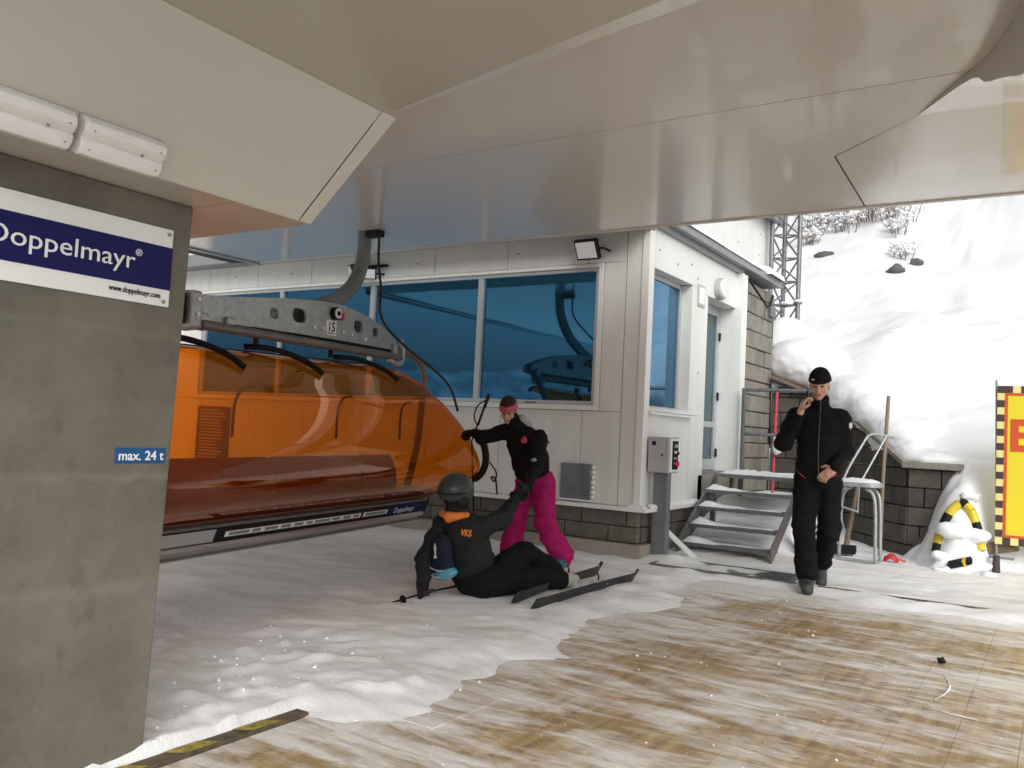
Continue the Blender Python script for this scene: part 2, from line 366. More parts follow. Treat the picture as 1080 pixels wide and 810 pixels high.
def np_grid(name, X, Y, Z, matk, smooth=True):
    nu, nv = X.shape; v = np.stack([X, Y, Z], -1).reshape(-1, 3)
    i, j = np.meshgrid(np.arange(nu-1), np.arange(nv-1), indexing='ij'); a = (i*nv+j).ravel()
    f = np.stack([a, a+nv, a+nv+1, a+1], 1)
    me = bpy.data.meshes.new(name); me.vertices.add(len(v)); me.vertices.foreach_set('co', v.ravel())
    me.loops.add(f.size); me.loops.foreach_set('vertex_index', f.ravel().astype(np.int32))
    me.polygons.add(len(f)); me.polygons.foreach_set('loop_start', np.arange(0, f.size, 4, dtype=np.int32))
    me.polygons.foreach_set('use_smooth', np.ones(len(f), bool)); me.update(calc_edges=True); me.validate()
    me.materials.append(M[matk]); o = bpy.data.objects.new(name, me); return fin(o)

# ------------------------------------------------------------------ ground, deck, hillside
def axis(fine0, fine1, st, lo, hi):
    a = list(np.arange(fine0, fine1+1e-6, st)); k = st; p = fine1
    while p < hi: k *= 1.35; p = min(p+k, hi); a.append(p)
    k = st; p = fine0; b = []
    while p > lo: k *= 1.35; p = max(p-k, lo); b.append(p)
    return np.array(b[::-1]+a)
DX0, DX1, DY0, DY1 = -2.63, 3.02, -1.5, 7.46
def deck_snow(x, y):
    e = np.minimum(np.minimum(x-DX0, DY1-y), np.minimum(DX1-x, y-DY0))
    n1 = fbm(x, y, 1.7, 4, 1.0)-.5; n2 = fbm(x, y, 4.5, 2, 2.0)-.5
    near = sst(2.0, 3.4, y)        # the boards' edge is swept clear close to the column
    wob = e+(.85*n1+.25*n2)*(.25+.75*near)-.02*near
    inside = sst(-.22, .42, wob)
    nk = sst(2.75, 2.45, y+.25*n2); inside = inside*(1-nk)+nk*sst(-.075, -.045, np.minimum(e, x-DX0)+.03*n2)
    base = .018+.030*fbm(x, y, .9, 4, 3.0)+.030*(fbm(x, y, 6, 4, 4.0)-.5)
    # churned ridge in the snow left of the boards
    c, s = math.cos(.55), math.sin(.55); u_, v_ = x*c+y*s, -x*s+y*c
    base = base+.022*np.clip(fbm(u_, v_*3.0, 2.2, 4, 6.0)-.52, 0, 1)*2+.085*np.clip(fbm(x, y, 12, 4, 8.0)-.48, 0, 1)*sst(4.3, 2.8, y)*sst(-5.5, -3.6, x)
    # thin smears on the boards
    q1 = fbm(u_*.8, v_*5.0, 1.8, 5, 9.0); c2, s2 = math.cos(-.52), math.sin(-.52); u2, v2 = x*c2+y*s2, -x*s2+y*c2
    q2 = fbm(u2*.7, v2*6.0, 1.4, 5, 11.0)
    sm = np.maximum(sst(.66, .82, q1), sst(.57, .74, q2))+.25*(fbm(x, y, 12, 2, 19.0)-.5)
    on = -.016+.008*sm
    return base*(1-inside)+on*inside
gx = axis(-7.6, 1.6, .03, -160, 160); gy = axis(1.2, 10.2, .03, -160, 160)
GX, GY = np.meshgrid(gx, gy, indexing='ij'); GZ = deck_snow(GX, GY)
# hollow along the far edge strip and the boot grating
GZ = GZ-.030*np.exp(-((GY-7.56)/.05)**2)*sst(.40, .55, fbm(GX, GY, 2.2, 3, 13.0))*(GX > -2.2)*(GX < 1.5)
gr = sst(-3.28, -3.18, GX)*sst(-1.86, -1.98, GX)*sst(7.50, 7.56, GY)*sst(8.02, 7.90, GY)
GZ = GZ*(1-gr)+(.029+.06*(fbm(GX, GY, 4, 3, 15.0)-.50))*gr
# trodden snow rising under the stair
GZ = GZ+.10*np.exp(-((GX+2.9)/.7)**2-((GY-8.9)/.55)**2)+.50*sst(8.75, 10.3, GY)*sst(-2.2, -2.5, GX)*(GX > -3.6)+.04*np.exp(-((GX+3.2)/.25)**2-((GY-7.95)/.2)**2)
GZ = np.where((np.abs(GX) > 20) | (np.abs(GY) > 20), 0.0, GZ)
struct(np_grid('snow_ground', GX, GY, GZ, 'ground'))

deck = struct(fin(bpy.data.objects.new('wooden_deck', None)))
x = DX0+.03; k = 0
while x < DX1-.05:
    wd = .245+random.uniform(-.012, .012); y = DY0+random.uniform(-.8, 0)
    while y < DY1-.02:
        ln = random.uniform(2.2, 3.4); y1 = min(y+ln, DY1)
        if DY1-y1 < .5: y1 = DY1
        dz = random.uniform(-.0025, .0005)
        MB().box(x, x+wd, y, y1-.0012, -.06, dz).build('plank', 'plank', deck)
        y = y1
    x += wd+.0018
# hazard-marked edge strips
MB().box(DX0-.045, DX0+.022, -.5, 2.62, -.05, .012).build('edge_strip', 'edge_worn', deck)
for i in range(10):
    y = -.42+i*.30
    MB().add([(DX0-.046, y, .0145), (DX0+.0225, y+.05, .0145), (DX0+.0225, y+.20, .0145), (DX0-.046, y+.15, .0145)], [(0, 1, 2, 3)]).build('yellow_stripe', 'yellow_worn', deck)
MB().box(-2.4, DX1, 7.53, 7.585, -.05, .030).build('edge_strip', 'edge_worn', deck)
for x in (-1.62, -.55, .25):
    MB().add([(x, 7.529, .0325), (x+.13, 7.529, .0325), (x+.16, 7.586, .0325), (x+.03, 7.586, .0325)], [(0, 1, 2, 3)]).build('yellow_stripe', 'yellow_worn', deck)

def yb(x): return np.interp(x, [-80, -3.46, -2.75, -1.30, 80], [12.25, 12.25, 12.22, 10.62, 10.62])
def hillz(x, y):
    d = y-yb(x)
    far = .95+.52*(y-10.4)-.10*np.clip(y-24, 0, 100)+sst(11, 16, y)*(1.5*(fbm(x, y, .13, 3, 21.0)-.5)+.5*(fbm(x, y, .45, 3, 22.0)-.5))
    far = far+.55*np.exp(-((x+3.55)/.55)**2-((y-13.0)/.55)**2)+.35*np.exp(-((x+2.1)/.6)**2-((y-12.5)/.9)**2)
    far = far+(fbm(x, y, 1.6, 4, 23.0)-.5)*.22*sst(0, .8, d)+(fbm(x, y, .7, 3, 24.0)-.5)*.40*sst(.2, 2, d)+(fbm(x*.6, y*1.6, .9, 4, 25.0)-.5)*.15*sst(1, 4, d)
    return far+.16*(1-np.exp(-np.clip(d, 0, 9)/.14))
hx = axis(-4.2, 2.4, .05, -70, 70); hd = axis(0, 4.2, .05, 0, 75)
HX, HD = np.meshgrid(hx, hd, indexing='ij'); HY = yb(HX)+HD; HZ = hillz(HX, HY)
hill = struct(np_grid('snowy_hillside', HX, HY, HZ, 'snow_soft'))
def bankz(x, y):
    m = sst(-1.52, -.86, x+.5*(fbm(x, y, 1.9, 3, 26.0)-.5)+.22*(y-10))
    k = sst(-.82, -.50, x); z = (1.05*sst(0, 1, (y-9.35-.72*k+.25*(fbm(x, y, 1.3, 3, 28.0)-.5))/(1.2-.55*k))+.52*np.clip(y-10.5, 0, 9))*m
    return z+m*((fbm(x, y, 3.0, 4, 23.0)-.5)*.28+(fbm(x, y, 9, 3, 27.0)-.5)*.08)*sst(9.3, 9.6, y)*sst(10.7, 10.3, y)-.045*(1-m)-.03*sst(9.6, 9.3, y)
BX, BY = np.meshgrid(axis(-1.9, 1.6, .035, -1.95, 40), axis(9.15, 10.75, .035, 9.1, 10.8), indexing='ij')
struct(np_grid('snowbank', BX, BY, bankz(BX, BY), 'snow'))

# far wooded ridge down the valley (seen in the window reflections)
ra = np.linspace(R(150), R(300), 130); rr = np.array([55, 60, 64, 68, 74, 82])
RA, RR = np.meshgrid(ra, rr, indexing='ij'); RX, RY = RR*np.cos(RA), RR*np.sin(RA)
prof = np.array([0, .55, .9, 1.0, .7, 0])
RZ = prof[None, :]*(4.2+2.6*fbm(RX, RY, .06, 3, 31.0)+1.8*fbm(RX, RY, .6, 2, 32.0))
M['wood'] = mat('wood', (.10, .12, .13), .9, col2=(.55, .57, .6), vscale=.5, bump=.4)
struct(np_grid('wooded_ridge', RX, RY, RZ, 'wood'))

# ------------------------------------------------------------------ station building
WY, CX = 7.76, -3.46
bld = thing('station_building', 'white panelled lift station building with blue mirrored windows on a stone plinth', 'building', (CX, WY, 0))
XL = -12.6
# dark core keeps the joints black and the light out
MB().box(XL, CX-.34, WY+.10, 12.2, .05, 3.22).build('core', 'joint', bld)
MB().box(CX-.34, CX-.05, WY+.10, 9.28, .05, 1.44).box(CX-.34, CX-.20, 7.86, 9.28, 1.44, 3.22).build('core', 'joint', bld)
joints = [XL, -11.15, -10.15, -9.15, -8.14, -7.14, -6.14, -5.135, -4.135, -3.70]
WINX = [-10.20, -8.66, -7.07, -5.47, -4.0]; WZ0, WZ1 = 1.50, 2.91
for a, b in zip(joints[:-1], joints[1:]):
    for z0, z1, ok in ((.52, WZ0-.06, True), (WZ1+.05, 3.26, True)):
        MB().box(a+.004, b-.004, WY, WY+.08, z0, z1).build('wall_panel', 'panel', bld)
for a, b in ((XL, -10.26), (-3.945, -3.70)):
    MB().box(a+.004, b-.004, WY+.001, WY+.081, WZ0-.055, WZ1+.046).build('wall_panel', 'panel', bld)
MB().box(-3.695, CX-.075, WY+.002, WY+.08, .52, 3.26).build('corner_panel', 'panel', bld)
MB().box(CX-.07, CX+.012, WY-.012, WY+.10, .53, 3.262).build('corner_trim', 'trim', bld, bevel=.006)
# windows
for i, (a, b) in enumerate(zip(WINX[:-1], WINX[1:])):
    wn = MB().box(a-.005, a+.035, WY-.005, WY+.06, WZ0, WZ1).box(b-.035, b-.0052, WY-.005, WY+.06, WZ0, WZ1).box(a+.035, b-.035, WY-.004, WY+.059, WZ0, WZ0+.04).box(a+.035, b-.035, WY-.004, WY+.059, WZ1-.035, WZ1).build('window', 'frame_grey', bld)
    MB().add([(a+.034, WY+.03, WZ0+.038), (b-.034, WY+.03, WZ0+.038), (b-.034, WY+.03, WZ1-.034), (a+.034, WY+.03, WZ1-.034)], [(0, 1, 2, 3)]).build('pane', 'glass', wn)
    MB().box(a+.5*(b-a)-.09, a+.5*(b-a)+.05, WY-.006, WY-.0042, WZ0+.008, WZ0+.02).build('drip_slot', 'joint', wn)
MB().box(WINX[0]-.06, WINX[-1]+.05, WY-.03, WY+.06, WZ0-.055, WZ0-.003).build('window_sill', 'trim', bld, bevel=.006)
MB().box(WINX[0]-.06, WINX[-1]+.05, WY-.022, WY+.06, WZ1+.003, WZ1+.042).build('window_head', 'trim', bld, bevel=.005)
MB().box(WINX[-1]+.001, WINX[-1]+.05, WY-.02, WY+.06, WZ0-.002, WZ1+.002).build('window_jamb', 'trim', bld)
# eave gutter along the front
MB().box(XL, CX+.04, WY-.30, WY+.02, 3.265, 3.36).box(XL, CX+.04, WY-.33, WY-.301, 3.24, 3.40).build('eave', 'gutter', bld)
# flashing over plinth, plinth blocks, foundation
MB().box(XL, CX+.115, WY-.115, WY+.02, .478, .515).build('plinth_flashing', 'trim', bld, bevel=.004)
MB().box(CX, CX+.115, WY+.021, 9.30, .478, .515).build('plinth_flashing', 'trim', bld, bevel=.004)
MB().box(XL, CX-.03, WY+.03, 12.1, -.1, .476).build('plinth_core', 'mortar', bld)
for r in range(2):
    z0 = .163+r*.157; x = CX+.0
    first = True
    while x > XL:
        wd = random.choice([.2, .32, .4, .46, .5]) if not (first and r) else .13
        x0 = max(x-wd, XL); dp = random.uniform(-.008, .01)
        MB().box(x0+.006, x-.006, WY-.01+dp, WY+.06, z0+.005, z0+.152).build('plinth_block', 'stone', bld, bevel=.008)
        x = x0; first = False
    y = WY+.07
    while y < 10.4:
        wd = random.uniform(.3, .5)
        MB().box(CX-.07, CX+.012+random.uniform(-.008, .008), y+.006, y+wd-.006, z0+.005, z0+.152).build('plinth_block', 'stone', bld, bevel=.008)
        y += wd
for a, b in ((-12.6, -9.4), (-9.395, -7.0), (-6.995, CX+.06)):
    MB().box(a, b, WY-.07, WY+.03, -.1, .158).build('foundation', 'found', bld, bevel=.012)
MB().box(CX-.03, CX+.06, WY+.031, 10.4, -.1, .157).build('foundation', 'found', bld, bevel=.012)
# side wall with a recessed window and a deep doorway
Y0, Y1, ZB, ZT = 7.90, 8.95, 1.47, 2.90
sp = lambda x0, x1, y0, y1, z0, z1, nm='wall_panel', mt='panel_out': MB().box(x0, x1, y0, y1, z0, z1).build(nm, mt, bld)
sp(CX-.05, CX, WY+.10, Y1+.05, .52, ZB-.004); sp(CX-.05, CX, WY+.10, Y0-.003, ZB, ZT); sp(CX-.05, CX, WY+.10, 9.33, ZT+.004, 3.30)
sp(CX-.20, CX, Y1+.003, 9.33, ZB, ZT); sp(CX-.05, CX, Y1+.054, 9.33, .52, ZB-.004)
sp(CX-.18, CX-.052, WY+.102, Y0-.003, ZB, ZT, 'window_reveal')
sp(CX-.18, CX-.003, Y0, Y1, ZT+.006, ZT+.03, 'window_reveal')
sw = MB().box(CX-.17, CX-.12, Y0, Y0+.05, ZB, ZT).box(CX-.17, CX-.12, Y1-.06, Y1, ZB, ZT).box(CX-.17, CX-.121, Y0+.05, Y1-.06, ZB, ZB+.06).box(CX-.17, CX-.121, Y0+.05, Y1-.06, ZT-.05, ZT).build('window', 'frame_grey', bld)
MB().add([(CX-.14, Y0+.049, ZB+.058), (CX-.14, Y1-.059, ZB+.058), (CX-.14, Y1-.059, ZT-.049), (CX-.14, Y0+.049, ZT-.049)], [(0, 1, 2, 3)]).build('pane', 'glass', sw)
MB().box(CX-.16, CX+.05, Y0-.05, Y1+.04, ZB-.035, ZB-.006).build('window_sill', 'trim', bld)
P = [[(CX-.12+.18*i/5, Y0-.03+(Y1-Y0+.05)*j/14, ZB-.004+.055*math.sin(math.pi*min(1, .25+i/5*.75))*(.55+.45*math.sin(j*1.3)**2)*(0 if j in (0, 14) or i == 5 else 1)) for j in range(15)] for i in range(6)]
MB().grid(P).build('sill_snow', 'snow', bld, smooth=True)
# doorway
DXP, DY_0, DY_1 = -3.66, 9.45, 10.44
sp(CX-.28, CX-.001, 9.335, 9.45, .52, 2.86, 'door_jamb'); sp(CX-.30, CX-.002, 9.335, 10.62, 2.864, 3.30, 'door_lintel'); sp(CX-.30, CX-.06, 9.46, 10.44, .60, .83, 'door_threshold', 'gutter')
dr = MB().box(DXP-.04, DXP, DY_0+.005, DY_0+.09, .84, 2.855).box(DXP-.04, DXP, DY_1-.09, DY_1-.005, .84, 2.855).box(DXP-.04, DXP-.001, DY_0+.09, DY_1-.09, .84, .97).box(DXP-.04, DXP-.001, DY_0+.09, DY_1-.09, 1.36, 1.43).box(DXP-.04, DXP-.001, DY_0+.09, DY_1-.09, 2.75, 2.854).build('door', 'frame_grey', bld)
M['doorglass'] = mat('doorglass', (.02, .06, .075), .06, spec=.6)
for z0, z1 in ((.965, 1.365), (1.425, 2.755)):
    MB().add([(DXP-.02, DY_0+.088, z0), (DXP-.02, DY_1-.088, z0), (DXP-.02, DY_1-.088, z1), (DXP-.02, DY_0+.088, z1)], [(0, 1, 2, 3)]).build('pane', 'doorglass', dr)
for z in (1.05, 1.75, 2.5):
    MB().tube([(DXP+.015, DY_1-.02, z-.05), (DXP+.015, DY_1-.02, z+.05)], .014).build('hinge', 'black', dr)
MB().tube(crv([(DXP, DY_0+.15, 1.80), (DXP+.05, DY_0+.15, 1.80), (DXP+.05, DY_0+.27, 1.80)], 8), .01).build('handle', 'steel', dr)
sp(CX-.22, CX+.075, 10.445, 10.60, .80, 3.30, 'door_pier'); sp(CX+.05, CX+.082, 10.601, 10.63, .80, 3.30, 'pier_trim', 'trim')
sp(CX-.05, CX-.001, 9.335, 10.44, .517, .80, 'door_plinth', 'found')
# bulkhead lamp and number plate by the door
bl = thing('bulkhead_lamp', 'round white bulkhead lamp on the lintel above the glass door', 'lamp', (CX, 9.75, 2.98))
MB().disc((CX+.03, 9.76, 2.99), (1, 0, 0), .13, .06, 28).build('base', 'boxgrey', bl, smooth=40); MB().disc((CX+.075, 9.76, 2.99), (1, 0, 0), .115, .05, 28).build('diffuser', 'panel_out', bl, smooth=40, bevel=.015)
pl = thing('wall_plate', 'small framed notice plate on the white wall beside the door', 'plate', (CX, 9.20, 2.80))
MB().box(CX+.002, CX+.015, 9.10, 9.31, 2.70, 2.94).build('frame', 'boxgrey', pl); MB().box(CX+.0155, CX+.018, 9.125, 9.285, 2.73, 2.915).build('sheet', 'white', pl)
# eave and gutter along the side with snow lying on it
MB().box(CX-.15, CX+.05, WY-.02, 10.58, 3.302, 3.36).box(CX+.05, CX+.13, WY-.32, 12.0, 3.361, 3.46).build('side_eave', 'gutter', bld)
MB().box(CX-.4, CX+.048, WY-.29, 12.02, 3.365, 3.44).build('lower_roof', 'gutter', bld)
def snowstrip(name, path, w0, h0, parent, seed=0, matk='snow', seg=9, off=None):
    pts = crv(path, 40); P = []
    for i, p in enumerate(pts):
        t = (pts[min(i+1, len(pts)-1)]-pts[max(i-1, 0)]); t.z = 0; t.normalize(); nx = Vector((t.y, -t.x, 0)); e = min(1, .25+i/3, .25+(len(pts)-1-i)/3)
        q = .75+.6*float(fbm(np.array([i*.35]), np.array([seed*3.7]), 1, 3, seed)[0])-.3; row = []
        for k in range(seg+1):
            a = math.pi*k/seg; row.append(p+nx*(math.cos(a)*w0*(.8+.25*q)*e)+Vector((0, 0, math.sin(a)**.8*h0*q*e)))
        P.append(row)
    return MB().grid(P, flip=True).build(name, matk, parent, off=off, smooth=True)
snowstrip('roof_snow', [(CX+.03, 7.9, 3.44), (CX+.03, 9, 3.44), (CX+.03, 10.2, 3.44), (CX+.03, 11.2, 3.44)], .12, .10, bld, 3)
snowstrip('roof_snow', [(CX+.05, 11.25, 3.44), (CX+.05, 11.6, 3.44), (CX+.05, 11.98, 3.44)], .14, .15, bld, 5)
snowstrip('flashing_snow', [(CX+.06, 7.86, .515), (CX+.06, 8.4, .515), (CX+.06, 9.2, .515)], .06, .05, bld, 6)
snowstrip('flashing_snow', [(CX+.09, WY-.07, .515), (CX+.05, WY-.05, .515), (CX-.12, WY-.04, .515)], .03, .03, bld, 9)
# upper storey set back
MB().box(-9.0, -3.92, 8.6, 13.4, 3.36, 4.66).build('upper_wall', 'panel_out', bld)
MB().box(-9.2, -3.80, 8.5, 13.5, 4.662, 4.75).box(-3.799, -3.72, 8.5, 13.5, 4.60, 4.72).build('upper_roof', 'gutter', bld)
for z in (3.62, 4.0, 4.4):
    for y in (9.4, 10.6, 11.8, 12.9):
        MB().disc((-3.918, y+random.uniform(-.1, .1), z+random.uniform(-.05, .05)), (1, 0, 0), .012, .008, 8).build('bolt', 'gutter', bld)
for p in ((WY-.006, -9.6, 3.12), (WY-.006, -8.5, 3.1), (WY-.006, -7.5, 3.14), (WY-.006, -6.4, 3.1), (WY-.006, -5.0, 3.12), (WY-.006, -4.5, 1.1), (WY-.006, -5.6, 1.1)):
    MB().disc((p[1], p[0], p[2]), (0, 1, 0), .012, .008, 8).build('bolt', 'gutter', bld)
for y, z in ((8.0, 3.1), (8.5, 3.05), (8.9, 3.12), (9.1, 3.0), (9.2, 1.95)):
    MB().disc((CX+.003, y, z), (1, 0, 0), .012, .008, 8).build('bolt', 'gutter', bld)
# rear masonry wall
MB().box(CX-.30, CX-.03, 10.62, 12.2, .3, 3.30).build('rear_wall_core', 'mortar', bld)
z = .55; r = 0
while z < 3.25:
    hh = random.uniform(.19, .25); z1 = min(z+hh, 3.29); y = 10.635-(.2 if r % 2 else 0)
    while y < 12.05:
        wd = random.uniform(.3, .5); a, b = max(y, 10.635), min(y+wd, 12.06)
        if b-a > .08: MB().box(CX-.05, CX+random.uniform(-.008, .014), a+.006, b-.006, z+.006, z1-.006).build('rear_block', 'stone_pale', bld, bevel=.012)
        y += wd
    z = z1; r += 1
wr = crv([(CX+.05, 10.75, 3.28), (CX+.12, 11.2, 3.06), (CX+.1, 11.5, 3.02), (CX+.05, 11.85, 3.24)], 16)
cb = MB().tube(wr, .014).build('cable', 'black', None, off=(CX, 11, 3)); tag(cb, 'slack black cable under the gutter on the stone rear wall', 'cable')

# wall furniture
def flood(loc, nrm, s, label, grp=None):
    n = Vector(nrm).normalized(); t = thing('floodlight', label, 'floodlight', loc, grp); c = Vector(loc)
    ux = Vector((0, 0, 1)).cross(n).normalized(); uy = n.cross(ux)
    MB().obox(c, ux, uy, n, s, s*.8, .03).build('housing', 'black', t, bevel=.008)
    g = c+n*.032; MB().obox(g, ux, uy, n, s*.84, s*.64, .004).build('lens', 'lampglass', t)
    MB().tube([c+ux*s, c+ux*(s+.05), c+ux*(s+.05)+Vector((0, .16, -.0))], .012).build('bracket', 'black', t); return t
flood((-4.07, WY-.16, 3.07), (-.05, -1, -.55), .13, 'black square floodlight on the wall above the right end of the window')
f1 = flood((-7.30, WY-.14, 3.05), (-.7, -1, -.5), .085, 'small floodlight turned left, high on the wall behind the lift hanger')
f2 = flood((-7.02, WY-.14, 3.0), (.7, -1, -.5), .085, 'small pale floodlight turned right, high on the wall behind the lift hanger')
MB().box(-7.45, -6.85, WY-.05, WY-.001, 3.09, 3.115).build('mounting_bar', 'black', f1)
vt = thing('wall_hatch', 'square galvanised metal hatch low on the white wall right of the pink trousers', 'hatch', (-4.15, WY, .72))
MB().box(-4.335, -3.985, WY-.035, WY-.002, .545, .905).build('plate', 'vent', vt, bevel=.006)
for k in range(7): MB().obox((-3.965, WY-.02, .575+k*.05), (1, 0, 0), (0, 1, 0), (0, 0, 1), .012+.006*(k % 2), .016, .016).build('snow_crust', 'snow', vt, bevel=.006)
MB().box(-4.34, -3.97, WY-.045, WY-.002, .528, .544).build('snow_ledge', 'snow', vt, bevel=.005)
nb = thing('notice_board', 'dark printed notice sheet on the wall seen through the orange bubble', 'notice', (-9.95, WY, .95))
MB().box(-10.18, -9.52, WY-.03, WY-.002, .55, 1.33).build('board', 'checkdark', nb)
for k in range(16):
    z = 1.27-k*.043; MB().box(-10.12, -10.12+random.uniform(.35, .54), WY-.0325, WY-.0305, z, z+.016).build('print_line', 'boxgrey', nb)

# control cabinet on its post, leaning board
cc = thing('control_cabinet', 'grey control cabinet with red button on a steel post at the building corner', 'cabinet', (-3.33, 7.97, 0))
MB().box(-3.40, -3.245, 7.93, 8.02, .0, .86).build('post', 'postgrey', cc, bevel=.008)
MB().box(-3.445, -3.225, 7.88, 8.16, .862, 1.215).build('box', 'boxgrey', cc, bevel=.012)
MB().box(-3.44, -3.27, 7.872, 7.8795, .87, 1.205).build('door', 'boxgrey', cc, bevel=.003)
MB().box(-3.40, -3.36, 7.868, 7.8715, 1.13, 1.17).build('badge', 'signblue', cc); MB().disc((-3.29, 7.868, 1.04), (0, 1, 0), .01, .01, 10).build('lock', 'black', cc)
MB().box(-3.2245, -3.216, 7.905, 8.135, .88, 1.20).build('control_panel', 'white', cc); cp_ = MB().box(-3.2155, -3.21, 7.945, 8.085, .90, 1.18).build('switch_plate', 'black', cc)
for y, z, mk, r in ((7.99, 1.13, 'boxgrey', .018), (8.045, 1.13, 'white', .016), (7.99, 1.07, 'white', .014), (8.045, 1.06, 'black', .018), (8.04, .955, 'red', .028), (7.985, .96, 'pinkred', .017), (7.985, 1.01, 'boxgrey', .012)):
    MB().disc((-3.20, y, z), (1, 0, 0), r, .025, 14).build('button', mk, cp_)
lb = MB().obox((-3.17, 8.12, .17), (.5, .1, -.42), (0, 1, 0), (.42, 0, .5), .22, .05, .012).build('leaning_board', 'white', None, off=(-3.1, 8.1, 0), bevel=.004); tag(lb, 'white board leaning against the plinth beside the cabinet post', 'board')

# ------------------------------------------------------------------ canopy
cano = thing('station_canopy', 'large glossy beige canopy soffit roofing the boarding area', 'canopy', (-3, 2, 3.0))
ZC = 3.0; EY = 6.67
MB().box(-8.3, .95, .3, EY-.03, ZC+.06, 3.62).build('roof', 'gutter', cano)
MB().box(-8.28, .93, .32, EY-.032, ZC+.012, ZC+.058).build('backing', 'joint', cano)
def panel(pts, name='soffit_panel', mk='soffit', z=ZC): return MB().prism(pts, z, z+.010).build(name, mk, cano)
def lx(y): return -7.85-.035*(EY-y)
g = .004
farx = [-6.55, -3.85]; ys = 4.43
panel([(lx(ys), ys+g), (-5.4-g, ys+g), (-5.4-g, EY), (lx(EY), EY)])
panel([(-5.4+g, ys+g), (-.395, ys+g), (-.68, 4.925), (-1.213-g, 5.434), (-1.262-g, EY), (-5.4+g, EY)])
arc = [(-.39, ys-g), (-.315, 4.301), (-.225, 4.06), (-.158, 3.806), (-.10, 3.4), (-.08, 3.0), (-.10, 2.4), (-.16, 1.8)]
panel([(lx(.3), .3), (-5.4-g, .3), (-5.4-g, ys-g), (lx(ys), ys-g)])
panel([(-5.4+g, .3), (-.3, .3)]+[(p.x, p.y) for p in crv([(x, y, 0) for x, y in arc], 42)][::-1]+[(-5.4+g, ys-g)])
# dropped panel on the right, its curved riser
sm_ = crv([(-.68, 4.925, 3.0-.001)]+[(x, y, z) for (x, y), z in zip(arc, (2.955, 2.885, 2.80, 2.70, 2.58, 2.48, 2.38, 2.30))], 48)
top = [(p.x, p.y, ZC-.001) for p in sm_]; zb = [min(p.z, ZC-.001) for p in sm_]
bot = [(x, y, z) for (x, y, _), z in zip(top, zb)]
MB().grid([top, bot]).build('curved_riser', 'soffit_shade', cano, smooth=True)
P = [(-1.254, EY, ZC-.001), (-1.205, 5.434, ZC-.001)]+bot
far = [(.3, EY, ZC-.001), (.4, 5.6, 2.97)]+[(.6, y+.15, z) for (_, y, z) in bot]
MB().grid([P, far, [(.95, p[1], p[2]) for p in far]]).build('side_soffit', 'soffit', cano, smooth=True)
MB().box(-7.86, .95, EY+.002, EY+.05, ZC-.012, ZC+.14).build('edge_trim', 'housing', cano, bevel=.006)
for x in [-7.2+i*.55 for i in range(15)]: MB().disc((x, EY+.02, ZC-.013), (0, 0, 1), .009, .006, 8).build('rivet', 'gutter', cano)
MB().add([(lx(EY)-.02, EY+.05, ZC-.02), (lx(.3)-.02, .3, ZC-.02), (lx(.3)-.02, .3, 3.2), (lx(EY)-.02, EY+.05, 3.2), (lx(EY)-.08, EY+.05, ZC-.02), (lx(.3)-.08, .3, ZC-.02), (lx(.3)-.08, .3, 3.2), (lx(EY)-.08, EY+.05, 3.2)], [(0, 1, 2, 3), (4, 7, 6, 5), (0, 4, 5, 1), (3, 2, 6, 7), (0, 3, 7, 4), (1, 5, 6, 2)]).build('side_fascia', 'frame_grey', cano)
# lower soffit over the platform: flat part then a tilted lip along its edge
ZL = 2.45
A0, A1 = Vector((-2.296, 2.535)), Vector((-.965, 2.19)); dA = (A1-A0).normalized(); nA = Vector((-dA.y, dA.x)); A2 = A0+dA*2.05
def lpt(p, w_): q = p+nA*w_; return (q.x, q.y, ZL+w_*.20)
MB().prism([(-2.285, .3), (A2.x, .3), (A2.x, A2.y), (A0.x, A0.y)], ZL, ZC-.002).build('lower_soffit', 'soffit_shade', cano)
b4 = [(A0.x, A0.y, ZL+.001), (A2.x, A2.y, ZL+.001), lpt(A2, .15), lpt(A0, .015)]
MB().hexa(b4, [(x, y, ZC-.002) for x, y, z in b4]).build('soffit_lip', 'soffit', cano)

# ------------------------------------------------------------------ housing on top of the column
hs_ = thing('beam_housing', 'cream sheet-metal beam housing with slanted side above the concrete column', 'beam', (-2.9, 1.6, 1.98))
zb0, zt0 = 1.982, 2.449
def fx(z): return -2.49+.205*(z-zb0)/(zt0-zb0)
def fy(z, e): return e+.215*(z-zb0)/(zt0-zb0)
yb_, yt_ = 2.287, 2.497
MB().add([(fx(zb0), .25, zb0), (fx(zb0), yb_, zb0), (fx(zt0), yt_, zt0), (fx(zt0), .25, zt0)], [(0, 1, 2, 3)]).build('side_panel', 'housing', hs_)
o_ = .003
MB().add([(fx(zb0)+o_, yb_+.004, zb0), (fx(zb0)+o_, yb_+.062, zb0), (fx(zt0)+o_, yt_+.085, zt0), (fx(zt0)+o_, yt_+.004, zt0)], [(0, 1, 2, 3)]).build('corner_trim', 'housing', hs_)
MB().add([(fx(zb0), yb_+.062, zb0), (-3.9, yb_+.062, zb0), (-4.05, yt_+.085, zt0), (fx(zt0), yt_+.085, zt0)], [(0, 1, 2, 3)]).build('end_panel', 'housing', hs_)
MB().box(-3.9, fx(zb0)-.002, .25, 1.99, zb0-.002, zb0+.02).build('underside', 'under', hs_)
MB().box(-3.9, fx(zb0)-.002, 1.996, yb_+.058, zb0-.002, zb0+.02).build('underside', 'under', hs_)
MB().box(-3.9, fx(zb0)-.03, .25, yb_+.03, zb0+.021, ZC).build('inner_box', 'joint', hs_)

